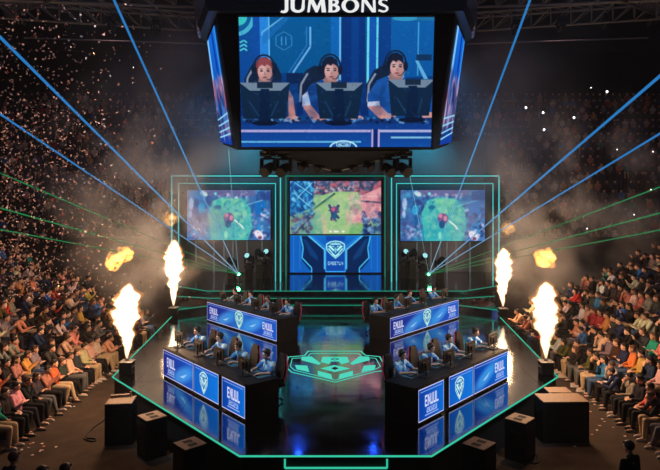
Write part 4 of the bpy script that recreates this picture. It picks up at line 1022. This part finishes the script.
for s in (-1, 1):
    pl = [(c[3], c[4], c[5], PI / 2 if s < 0 else -PI / 2) for c in rest if c[0] == s]
    if pl: tag(crowd_mesh('crowd', pl, 0), 'dim seated crowd at the far end of the %s stand' % ('left' if s < 0 else 'right'), 'crowd', kind='stuff')
# upper rear stands, rows parallel to the back wall
for s, sn in ((-1, 'left'), (1, 'right')):
    bm = B(); n = 19; prof = [(41.3, 3.0)]
    for k in range(n): prof += [(41.4 + .9 * k, 3.0 + .72 * k), (41.4 + .9 * (k + 1), 3.0 + .72 * k)]
    prof += [(41.4 + .9 * n, 2.0), (41.3, 2.0)]
    xs_ = (s * 10.5, s * 36)
    A = [bm.verts.new((xs_[0], y, z)) for y, z in prof]; D = [bm.verts.new((xs_[1], y, z)) for y, z in prof]
    bm.faces.new(A); bm.faces.new(D[::-1])
    for i in range(len(prof)): j = (i + 1) % len(prof); bm.faces.new((A[j], A[i], D[i], D[j]))
    bmesh.ops.recalc_face_normals(bm, faces=bm.faces)
    tag(obj('upper_terrace', bm, M['riser']), 'dark stepped terrace of the %s upper stand' % sn, 'seating terrace', kind='structure')
    bm = B(); add_box(bm, (s * 23.2, 41.2, 1.9), (25.6, .2, 3.8)); tag(obj('balcony_front', bm, M['wall']), 'black balcony front below the %s upper stand' % sn, 'balcony front', kind='structure')
    pl = []
    for k in range(n - 1):
        x = 11
        while x < 33:
            if random.random() > .12: pl.append((s * x, 42.0 + .9 * k, 3.0 + .72 * k, random.uniform(-.2, .2) + s * -.35))
            x += random.uniform(.58, .72)
    tag(crowd_mesh('crowd', pl, 0), 'dim distant crowd filling the %s upper stand' % sn, 'crowd', kind='stuff')
# phone lights held up in the right upper stand
for i, (px, py) in enumerate(((526, 108), (543, 113), (574, 118), (544, 130), (607, 92), (591, 88), (634, 215), (653, 152), (617, 150), (587, 229), (651, 190))):
    k = min(range(18), key=lambda k: abs(198 + 600 * (CAMZ - (3.0 + .72 * k + 1.25)) / (42.0 + .9 * k) - py))
    Y = 41.75 + .9 * k; p = at(px, py, Y)
    bm = B(); add_box(bm, (0, .008, 0), (.075, .008, .15), bevel=.003); t = tag(obj('phone', bm, M['plastic']), 'phone with its torch lit, held up in the right upper stand', 'phone', 'lit phones in the right upper stand'); t.location = p
    bm = B(); add_ball(bm, (0, -.012, .03), (.10, .03, .10) if i < 5 else (.045, .015, .045), None, 8); obj('torch', bm, M['phone'], t)

# crew and spectators close to the camera, dark figures with their backs to it
st = dict(pel=(0, 0, .92), chest=(0, 0, 1.22), neck=(0, 0, 1.46), head=(0, -.03, 1.63), tilt=.12, sh=((-.19, 0, 1.40), (.19, 0, 1.40)), el=((-.25, .0, 1.12), (.24, -.03, 1.12)), wr=((-.20, -.2, 1.0), (.16, -.24, 1.05)),
          hip=((-.10, 0, .88), (.10, 0, .88)), kn=((-.11, -.02, .48), (.12, .0, .48)), an=((-.12, .03, .09), (.14, .02, .09)), hd=((.2, -1, 0), (-.3, -1, .1)))
STAND = make_pose(st, .012, .02)
for i, (px, py, Y, l, top_, hc) in enumerate(((630, 447, 11.7, 'standing person in dark jacket seen from behind at the right front', (.012, .012, .016), HR[0]), (41, 468, 10.6, 'dark-haired person at the bottom edge, left of the other dark head', (.012, .012, .016), HR[0]),
     (64.5, 467, 10.7, 'dark-haired person at the bottom edge beside the stage aisle', (.02, .02, .02), HR[1]), (13, 457, 11.2, 'reddish-haired person at the lower left corner of the crowd', (.02, .022, .03), (.10, .03, .015)))):
    p = at(px, py, Y); z = p.z - 1.64
    person(STAND, (p.x, Y, max(0, min(z, .0))), PI + (.5 if px > 300 else -.4), 1 + z * .0, l, None, top_, (.012, .012, .015), SK[0], hc, 0, (.03, .03, .03))

# ------------------------------------------------------------------ loudspeakers round the stage
def cab(name, label, cat, c, size, rz, wedge=False, group=None):
    t = empty(name, label, cat, c, rz, group); w_, d_, h_ = size
    bm = B(); add_box(bm, (0, 0, h_ / 2), (w_, d_, h_ - .02), bevel=.02); obj('cabinet', bm, M['blackm'], t)
    bm = B(); add_box(bm, (0, 0, h_ - .004), (w_ - .02, d_ - .02, .012)); tp = obj('lid', bm, M['ply'], t)
    if wedge:
        for s in (-1, 1):
            bm = B(); add_box(bm, (s * w_ * .2, 0, h_ + .004), (w_ * .24, d_ * .36, .012), bevel=.003); obj('grip', bm, M['blackm'], tp)['label'] = 'dark recessed grip'
    bm = B(); add_box(bm, (0, -d_ / 2 - .006, h_ * .5), (w_ * .86, .012, h_ * .8)); obj('grille', bm, M['plastic'], t)
    for s in (-1, 1):
        bm = B(); add_box(bm, (s * (w_ / 2 + .008), 0, h_ * .7), (.016, .22, .08), bevel=.005); obj('handle', bm, M['plastic'], t)
    for s in (-1, 1):
        bm = B(); add_box(bm, (s * w_ * .4, 0, .006), (.06, d_ * .8, .012)); obj('skid', bm, M['plastic'], t)
    return t
def cabat(px, py, top): D = (CAMZ - top) * 600 / (py - 198); return Vector(((px - 336) * D / 600, D, 0))
p = cabat(121, 400, 1.1); cab('subwoofer', 'black subwoofer with brown lid beside the left corner of the stage', 'speaker', p, (.70, .62, 1.1), .12)
bm = B(); add_box(bm, (0, 0, .03), (.5, .10, .06), bevel=.01); add_box(bm, (.28, .0, .06), (.05, .09, .12), bevel=.01); o = obj('cable_case', bm, M['ply']); o.location = p + Vector((-.12, .27, 1.102)); o.rotation_euler = (0, 0, .25); tag(o, 'slim brown case lying on the left subwoofer', 'case')
cab('monitor_speaker', 'floor speaker with two dark grips, nearer the left subwoofer', 'speaker', cabat(152, 415.5, 1.0), (.56, .56, 1.0), -.82, True)
cab('monitor_speaker', 'floor speaker with two dark grips at the left, nearest the front edge', 'speaker', cabat(190, 443, 1.0), (.56, .56, 1.0), -.82, True)
p = cabat(561, 397.5, 1.1); cab('subwoofer', 'large black subwoofer with brown lid beside the right corner of the stage', 'speaker', p, (1.24, .72, 1.1), 0.02)
p2 = p + Vector((.15, .66, 0)); cab('subwoofer', 'narrow black subwoofer right behind the large right one', 'speaker', p2, (.66, .5, 1.1), 0.02)
cab('monitor_speaker', 'floor speaker with dark grips, nearer the right subwoofer', 'speaker', cabat(520, 418, 1.0), (.56, .56, 1.0), .82, True)
cab('monitor_speaker', 'floor speaker with dark grips at the right, nearest the front edge', 'speaker', cabat(479, 443, 1.0), (.56, .56, 1.0), .82, True)
def cable(name, pts, r, label):
    cu = bpy.data.curves.new(name, 'CURVE'); cu.dimensions = '3D'; cu.bevel_depth = r; cu.bevel_resolution = 2
    sp = cu.splines.new('NURBS'); sp.points.add(len(pts) - 1); sp.order_u = 4; sp.use_endpoint_u = True
    for a, b in zip(sp.points, pts): a.co = (*b, 1)
    o = link(bpy.data.objects.new(name, cu)); o.data.materials.append(M['plastic']); dg = bpy.context.evaluated_depsgraph_get(); me = bpy.data.meshes.new_from_object(o.evaluated_get(dg)); bpy.data.objects.remove(o); o = link(bpy.data.objects.new(name, me)); return tag(o, label, 'cable')
def fl(px, py): D = CAMZ * 600 / (py - 198); return ((px - 336) * D / 600, D, .018)
cable('cable', [fl(107, 418), fl(100, 424), fl(92, 428), fl(88, 434), fl(86, 440), fl(93, 438), fl(99, 441), fl(90, 443), fl(84, 439)], .018, 'black cable looped on the floor beside the left subwoofer')
cable('cable', [fl(533, 452), fl(541, 460), fl(536, 466), fl(529, 462), fl(527, 456), fl(536, 455)], .016, 'black cable coiled on the floor below the right subwoofer')

# ------------------------------------------------------------------ flame machines, flames, lasers
def volmat(name, col, strength, noisy=False):
    m, nt, out = newmat(name); e = nt.nodes.new('ShaderNodeEmission'); e.inputs[0].default_value = (*col, 1); e.inputs[1].default_value = strength
    if noisy:
        tc = nt.nodes.new('ShaderNodeTexCoord'); nz = nt.nodes.new('ShaderNodeTexNoise'); nz.inputs['Scale'].default_value = 5; nz.inputs['Detail'].default_value = 3
        nt.links.new(tc.outputs['Object'], nz.inputs['Vector']); mr = nt.nodes.new('ShaderNodeMapRange'); mr.inputs['From Min'].default_value = .42; mr.inputs['From Max'].default_value = .62; mr.inputs['To Min'].default_value = strength * .03; mr.inputs['To Max'].default_value = strength * 2.4
        nt.links.new(nz.outputs[0], mr.inputs[0]); nt.links.new(mr.outputs[0], e.inputs[1])
    nt.links.new(e.outputs[0], out.inputs['Volume']); return m
FL1 = volmat('flame_gas', (1, .72, .46), 15); FL0 = volmat('flame_halo', (1, .40, .10), 1.6); FB = volmat('fireball_gas', (1, .42, .07), 5.5, True); FBD = volmat('fireball_gas_dim', (1, .5, .15), 1.2, True)
from mathutils import noise as NZ
def flame_bm(h, R, seed, k=1.0):
    bm = B(); rings = []; seg = 32; n = 64
    for i in range(n + 1):
        t = i / n; r = R * k * (.10 + .95 * min(1, t / .62) ** .9) * (1 if t < .62 else max(.02, math.cos((t - .62) / .38 * PI / 2)) ** .6)
        row = []
        for j in range(seg):
            a = 2 * PI * j / seg; d = Vector((math.cos(a), math.sin(a), 0)); q = d * 1.1 + Vector((seed, seed * 2, t * h * 2.3))
            f = 1 + .80 * NZ.noise(q * 1.6) * min(1, t * 4) + .42 * NZ.noise(q * 3.6) * min(1, t * 4) + .22 * NZ.noise(q * 8.0) * min(1, t * 4)
            sway = Vector((.10 * NZ.noise(Vector((seed, 3, t * 3))), .1 * NZ.noise(Vector((seed, 9, t * 3))), 0)) * min(1, t * 3)
            row.append(bm.verts.new(d * r * max(.25, f) + sway + Vector((0, 0, t * h * (1 if k == 1 else 1.03)))))
        rings.append(row)
    for A, D in zip(rings, rings[1:]):
        for j in range(seg): l = (j + 1) % seg; bm.faces.new((A[j], A[l], D[l], D[j]))
    bm.faces.new(rings[0][::-1]); bm.faces.new(rings[-1]); return bm
def ball_bm(R, seed, amp=.5):
    bm = B(); bmesh.ops.create_icosphere(bm, subdivisions=4, radius=1)
    for v_ in bm.verts:
        n_ = v_.co.normalized(); f = 1 + amp * NZ.noise(n_ * 1.7 + Vector((seed, 0, 0))) + amp * .5 * NZ.noise(n_ * 4.5 + Vector((seed, 5, 0))); v_.co = n_ * R * f
    return bm
def flame_machine(px, py, Y, label):
    p = at(px, py, Y); t = empty('flame_machine', label, 'flame machine', (p.x, Y, SZ), 0, 'flame machines on the stage')
    bm = B(); add_box(bm, (0, 0, .2), (.38, .38, .38), bevel=.02); obj('case', bm, M['blackm'], t)
    bm = B(); add_box(bm, (0, 0, .40), (.41, .41, .03), bevel=.01); obj('lid', bm, M['metal'], t)
    bm = B(); add_tube(bm, (0, 0, .41), (0, 0, .50), .07, .05, 14); obj('nozzle', bm, M['metal'], t)
    for s in (-1, 1):
        bm = B(); add_tube(bm, (s * .205, -.1, .25), (s * .205, .1, .25), .015, seg=6); obj('handle', bm, M['metal'], t)
    return Vector((p.x, Y, SZ + .5))
FLM = [(127, 18.75, 284, .30, 'near left', 1.3), (546, 18.75, 282, .30, 'near right', 4.1), (173.5, 27.95, 240, .33, 'far left', 7.7), (503, 27.75, 248, .31, 'far right', 9.2)]
for px, Y, ytop, R, nm_, sd in FLM:
    q = flame_machine(px, 360, Y, 'black flame machine under the %s flame' % nm_)
    h = at(px, ytop, Y).z - q.z
    t = tag(obj('flame', flame_bm(h, R, sd), FL1, None, True), 'tall white-hot flame jet at the %s of the stage' % nm_, 'flame', 'flame jets at the stage sides'); t.location = q
    obj('flame_fringe', flame_bm(h, R, sd, 1.28), FL0, t, True)['label'] = 'orange fringe of the flame'
    l = bpy.data.lights.new('flame_light', 'POINT'); l.energy = 620 if Y < 20 else 560; l.color = (1, .58, .30); l.shadow_soft_size = .35
    o = link(bpy.data.objects.new('flame_light', l)); o.location = q + Vector((0, 0, h * .62))
for px, py, Y, R, nm_, mt in ((113.5, 261.5, 18.9, .30, 'near left, lower lump', FB), (125, 254, 19.1, .27, 'near left, upper lump', FB), (545, 258.5, 19, .34, 'near right', FB), (170, 219, 27.9, .36, 'far left', FBD), (508, 228, 27.8, .34, 'far right', FBD)):
    o = obj('fireball', ball_bm(R, px, .32), mt, None, True); o.location = at(px, py, Y); o.scale = (.95, .95, .95); tag(o, 'orange fireball hanging above the %s flame' % nm_.split(',')[0] + (', ' + nm_.split(', ')[1] if ',' in nm_ else ''), 'fireball')

BLUE = beammat('laser_blue', (.03, .27, .72), .85, .55, (.30, .62, .80)); CYAN = beammat('laser_cyan', (.10, .62, .85), .9, .45); GREEN = beammat('laser_green', (.04, .50, .16), .6, .42); CY2 = beammat('laser_pale', (.30, .80, .85), .9, .32)
for s, sn, ex in ((-1, 'left', 239), (1, 'right', 428.5)):
    E = at(ex, 274, 33.0)
    t = empty('laser_projector', 'laser projector with bright green lens behind the %s rear desk' % sn, 'laser', (E.x, 33.0, PZ), 0)
    hh = E.z - PZ
    bm = B(); add_box(bm, (0, .12, hh), (.36, .4, .20), bevel=.02); obj('case', bm, M['plastic'], t)
    bm = B(); add_ball(bm, (0, -.10, hh), (.075, .05, .075), None, 14); obj('lens', bm, M['greenlens'], t)['label'] = 'glowing green lens'
    bm = B(); add_tube(bm, (0, .12, 0), (0, .12, hh - .1), .04, seg=8); add_tube(bm, (0, .12, 0), (0, .12, .03), .2, seg=14); obj('stand', bm, M['plastic'], t)
    l = bpy.data.lights.new('laser_glow', 'POINT'); l.energy = 25; l.color = (.1, 1, .35); l.shadow_soft_size = .1; o = link(bpy.data.objects.new('laser_glow', l)); o.location = E + Vector((0, -.35, 0))
    if s < 0: L = [(114, 0, 15, .050, BLUE, 'steepest blue'), (0, 37, 14, .055, BLUE, 'upper blue'), (0, 114, 15, .040, BLUE, 'lower blue'), (0, 173, 17, .030, GREEN, 'upper green'), (0, 208, 17, .032, GREEN, 'middle green'), (0, 229.5, 17, .026, GREEN, 'lowest green'), (228.5, 150, 26, .020, CY2, 'thin upright pale')]
    else: L = [(530, 0, 15, .050, BLUE, 'steepest blue'), (660, 76, 14, .055, BLUE, 'upper blue'), (660, 133.5, 15, .040, BLUE, 'lower blue'), (660, 187, 17, .030, GREEN, 'upper green'), (660, 213, 17, .032, GREEN, 'middle green'), (660, 230, 17, .026, GREEN, 'lowest green'), (408, 166, 26, .020, CY2, 'thin upright pale')]
    for px, py, Y, r, mt, nm_ in L:
        T = at(px, py, Y); S = E + Vector((0, -.12, 0)); T2 = S + (T - S) * (1.25 if 'thin' not in nm_ else 1.0)
        bm = B(); add_tube(bm, (0, 0, 0), T2 - S, r * .4, r * .72, seg=8); o = obj('laser_beam', bm, mt, None, True); o.location = S
        tag(o, '%s laser beam from the %s projector' % (nm_, sn), 'laser beam')

# ------------------------------------------------------------------ roof trusses and rail
def truss(name, p, q, w_, label, r=.05):
    p, q = Vector(p), Vector(q); bm = B(); d = (q - p).normalized(); up = Vector((0, 0, 1)); sd = d.cross(up).normalized()
    offs = [sd * w_ / 2, sd * -w_ / 2, up * -w_ * .9]; L = (q - p).length; n = int(L / w_)
    for o_ in offs: add_tube(bm, o_, q - p + o_, r, seg=6)
    for k in range(n):
        a, b = d * L * k / n, d * L * (k + 1) / n
        for o1, o2 in ((0, 2), (1, 2), (0, 1)): add_tube(bm, a + offs[o1], b + offs[o2], r * .55, seg=4); add_tube(bm, a + offs[o2], a + offs[o1], r * .55, seg=4)
    o = obj(name, bm, M['truss']); o.location = p; return tag(o, label, 'truss')
for s, sn in ((-1, 'left'), (1, 'right')):
    o0 = 336
    truss('roof_truss', at(o0 + s * 390, -3, 26), at(o0 + s * 120, 17, 30), .85, 'grey lattice roof truss sloping down towards the cube, %s side' % sn)
    truss('roof_truss', at(o0 + s * 380, -26, 22), at(o0 + s * 60, -8, 30), 1.0, 'upper grey lattice roof truss at the top edge, %s side' % sn, .06)
    truss('roof_truss', at(o0 + s * 230, -40, 18), at(o0 + s * 330, 8, 30), .6, 'short cross truss joining the roof trusses, %s side' % sn)
    bm = B(); a, b = at(o0 + s * 312, 38, 36), at(o0 + s * 130, 44, 38); add_tube(bm, (0, 0, 0), b - a, .045, seg=6); o = obj('catwalk_rail', bm, M['truss']); o.location = a; tag(o, 'thin rail crossing the dark above the %s upper stand' % sn, 'rail')
    for k in range(4):
        p = at(o0 + s * (180 + 45 * k), 20 - 3 * k, 28); place_mh((p.x, 28, p.z), 0, '%s dark stage light hung on the %s roof truss' % (ordn[k], sn), 'stage lights on the roof trusses', False, True, 1.0)

# ------------------------------------------------------------------ confetti
CC = [(.85, .70, .66), (.8, .35, .26), (.9, .85, .82), (.6, .25, .2), (.7, .65, .7)]
bm = B(); v4 = [bm.verts.new(q) for q in ((-1, -.7, .15), (1, -.7, -.05), (1, .7, .15), (-1, .7, -.05))]; bm.faces.new(v4); r_ = bmesh.ops.solidify(bm, geom=bm.faces[:], thickness=.06); CONF = mesh_from_bm('confetti_piece', bm, M['confetti'])
pts = []
for _ in range(2600):
    px = rng.beta(1.0, 2.0) * 215; py = rng.uniform(4, 300) if rng.random() > .45 else rng.uniform(110, 300)
    if px > 60 and rng.random() < (px - 60) / 150: continue
    Y = rng.uniform(9, 24); p = at(px, py, Y)
    if p.x < -(ROWX + 0) and p.z < (abs(p.x) - ROWX) * .48 + 1.35: continue
    if p.z < 1: continue
    pts.append((p, rng.uniform(.014, .030) * (Y / 14)))
pts.sort(key=lambda a: a[0].y / a[1]); print('CONFETTI', len(pts))
for p, r in pts[:290]:
    o = link(bpy.data.objects.new('confetti_piece', CONF)); o.location = p; o.scale = (r, r, r); o.rotation_euler = (rng.uniform(0, 6), rng.uniform(0, 6), rng.uniform(0, 6)); o.color = (*CC[rng.integers(5)], 1)
    tag(o, 'small paper confetti piece falling over the left stand', 'confetti', 'confetti falling over the left stand')
bm = B()
for p, r in pts[290:]:
    e = Euler((rng.uniform(0, 6), rng.uniform(0, 6), 0)).to_matrix(); q = [bm.verts.new(p + e @ (Vector(a) * r)) for a in ((-1, -.7, .1), (1, -.7, 0), (1, .7, .1), (-1, .7, 0))]; f = bm.faces.new(q)
bmesh.ops.solidify(bm, geom=bm.faces[:], thickness=.0015)
tag(obj('confetti', bm, pbr('confetti_paper', (.85, .66, .60), .7, noise=.6, nscale=.8)), 'cloud of small falling confetti over the left stand', 'confetti', kind='stuff')
n_ = 0
for px0, py0, sx_, sy_, n in ((36, 446, 12, 4, 12), (65, 398, 10, 8, 7), (592, 404, 12, 6, 16), (560, 432, 20, 12, 5), (85, 380, 14, 6, 6), (605, 425, 12, 10, 8)):
    for _ in range(n):
        a = fl(px0 + rng.normal() * sx_, py0 + rng.normal() * sy_)
        if abs(a[0]) > 8.3: continue
        o = link(bpy.data.objects.new('confetti_piece', CONF)); o.location = (a[0], a[1], .012); o.scale = (.04, .04, .03); o.rotation_euler = (0, 0, rng.uniform(0, 6)); o.color = (*CC[[2, 0, 2, 1][rng.integers(4)]], 1)
        tag(o, 'scrap of confetti lying on the dark aisle floor', 'confetti', 'confetti lying on the floor')

# ------------------------------------------------------------------ smoke
def smoke(name, label, c, s, dens, col, seed, nscale=.55, lo=.42, hi=.72):
    m, nt, out = newmat(name); v = nt.nodes.new('ShaderNodeVolumeScatter'); v.inputs['Color'].default_value = (*col, 1); v.inputs['Anisotropy'].default_value = .1
    tc = nt.nodes.new('ShaderNodeTexCoord'); ln = nt.nodes.new('ShaderNodeVectorMath'); ln.operation = 'LENGTH'; nt.links.new(tc.outputs['Object'], ln.inputs[0])
    fo = nt.nodes.new('ShaderNodeMapRange'); fo.interpolation_type = 'SMOOTHSTEP'; fo.inputs['From Min'].default_value = 1.0; fo.inputs['From Max'].default_value = .25; nt.links.new(ln.outputs['Value'], fo.inputs[0])
    mp = nt.nodes.new('ShaderNodeMapping'); mp.inputs['Scale'].default_value = tuple(s); mp.inputs['Location'].default_value = (seed, seed, 0); nt.links.new(tc.outputs['Object'], mp.inputs['Vector'])
    nz = nt.nodes.new('ShaderNodeTexNoise'); nz.inputs['Scale'].default_value = nscale; nz.inputs['Detail'].default_value = 3; nt.links.new(mp.outputs[0], nz.inputs['Vector'])
    mr = nt.nodes.new('ShaderNodeMapRange'); mr.interpolation_type = 'SMOOTHSTEP'; mr.inputs['From Min'].default_value = lo; mr.inputs['From Max'].default_value = hi; nt.links.new(nz.outputs[0], mr.inputs[0])
    mu = nt.nodes.new('ShaderNodeMath'); mu.operation = 'MULTIPLY'; nt.links.new(fo.outputs[0], mu.inputs[0]); nt.links.new(mr.outputs[0], mu.inputs[1])
    m2 = nt.nodes.new('ShaderNodeMath'); m2.operation = 'MULTIPLY'; m2.inputs[1].default_value = dens; nt.links.new(mu.outputs[0], m2.inputs[0]); nt.links.new(m2.outputs[0], v.inputs['Density'])
    nt.links.new(v.outputs[0], out.inputs['Volume'])
    bm = B(); bmesh.ops.create_icosphere(bm, subdivisions=3, radius=1); o = obj(name, bm, m); o.location = c; o.scale = s
    return tag(o, label, 'smoke', kind='stuff')
smoke('smoke', 'warm smoke drifting up behind the left flames', at(138, 185, 29.5), (6.4, 3.0, 6.8), .75, (.9, .84, .84), 1.0, .42, .46, .68)
smoke('smoke', 'warm smoke drifting up behind the right flames', at(565, 200, 29.5), (7.4, 3.0, 6.4), .60, (.9, .84, .84), 5.0, .42, .46, .68)
smoke('smoke', 'dense warm smoke puff between the two left flames', at(140, 262, 24), (2.0, 2.0, 2.6), .75, (.95, .88, .82), 3.0, 1.0, .40, .66)
smoke('smoke', 'dense warm smoke puff between the two right flames', at(530, 250, 24), (2.2, 2.0, 2.8), .65, (.95, .88, .82), 8.0, 1.0, .40, .66)
smoke('haze', 'bluish haze hanging left of the screen cube', at(185, 110, 33), (6, 2.6, 6.5), .22, (.8, .85, 1), 9.0, .25, .2, .7)
smoke('haze', 'bluish haze hanging right of the screen cube', at(490, 120, 33), (6, 2.6, 6.5), .22, (.8, .85, 1), 12.0, .25, .2, .7)

m, nt, out = newmat('air_haze'); v = nt.nodes.new('ShaderNodeVolumeScatter'); v.inputs['Density'].default_value = .0008; v.inputs['Anisotropy'].default_value = .2; v.inputs['Color'].default_value = (.92, .94, 1, 1); nt.links.new(v.outputs[0], out.inputs['Volume'])
bm = B(); add_box(bm, (0, 30, 11.5), (90, 82, 25)); o = obj('haze', bm, m); tag(o, 'thin haze filling the whole arena air', 'haze', kind='stuff')
# ------------------------------------------------------------------ light
def spot(name, loc, tgt, e, col, ang, blend=.6, size=.4):
    l = bpy.data.lights.new(name, 'SPOT'); l.energy = e; l.color = col; l.spot_size = math.radians(ang); l.spot_blend = blend; l.shadow_soft_size = size
    o = link(bpy.data.objects.new(name, l)); o.location = loc; o.rotation_euler = (Vector(tgt) - Vector(loc)).to_track_quat('-Z', 'Y').to_euler(); return o
for s in (-1, 1):
    spot('warm_wash', (s * 5.8, 23, 13), (s * 11.2, 17.5, 1), 2300, (1, .50, .26), 56, .8)
    spot('upper_wash', (s * 13, 36, 18), (s * 21, 49, 8), 420, (1, .58, .62), 80, 1)
    spot('set_low_fill', (s * 8.6, 34.5, 2.1), (s * 5.5, 37.2, 3.2), 420, (1, .45, .42), 100, 1)  # added fill without a fixture, warms the lower set wall
    spot('confetti_fill', (s * 2, 14, 14), (s * 12, 17, 7), 3400 if s < 0 else 300, (1, .62, .50), 70, 1)  # extra lamp added only to brighten the falling confetti
    spot('aisle_wash', (s * 7.0, 18, 12), (s * 5.6, 14.2, 0), 1900, (1, .55, .24), 26, 1)
    spot('desk_key', (s * 6, 12, 13), (s * 3.2, 17.5, 1.8), 3600, (.78, .88, 1), 34, .7, .3)
    spot('desk_key', (s * 6, 17, 14), (s * 3.6, 25.5, 1.8), 3600, (.80, .88, 1), 32, .7, .3)
    spot('set_wash', (s * 5.6, 35.5, 10.9), (s * 5.7, 37.2, 6.5), 900, (.05, .72, 1), 120, 1)
    spot('haze_blue', (s * 5.5, 33, 15), (s * 6.5, 33, 8), 700, (.05, .40, 1), 80, 1)
    spot('smoke_wash', (s * 4, 24, 15), (s * 9.5, 29.5, 5), 9500, (1, .70, .66), 60, 1)
l = bpy.data.lights.new('ambient_fill', 'AREA'); l.shape = 'RECTANGLE'; l.size = 50; l.size_y = 40; l.energy = 800; l.color = (.55, .55, 1); o = link(bpy.data.objects.new('ambient_fill', l)); o.location = (0, 28, 22.5)  # added fill under the ceiling, no fixture: lifts the blacks with dim blue
print('OBJECTS', len(bpy.data.objects))
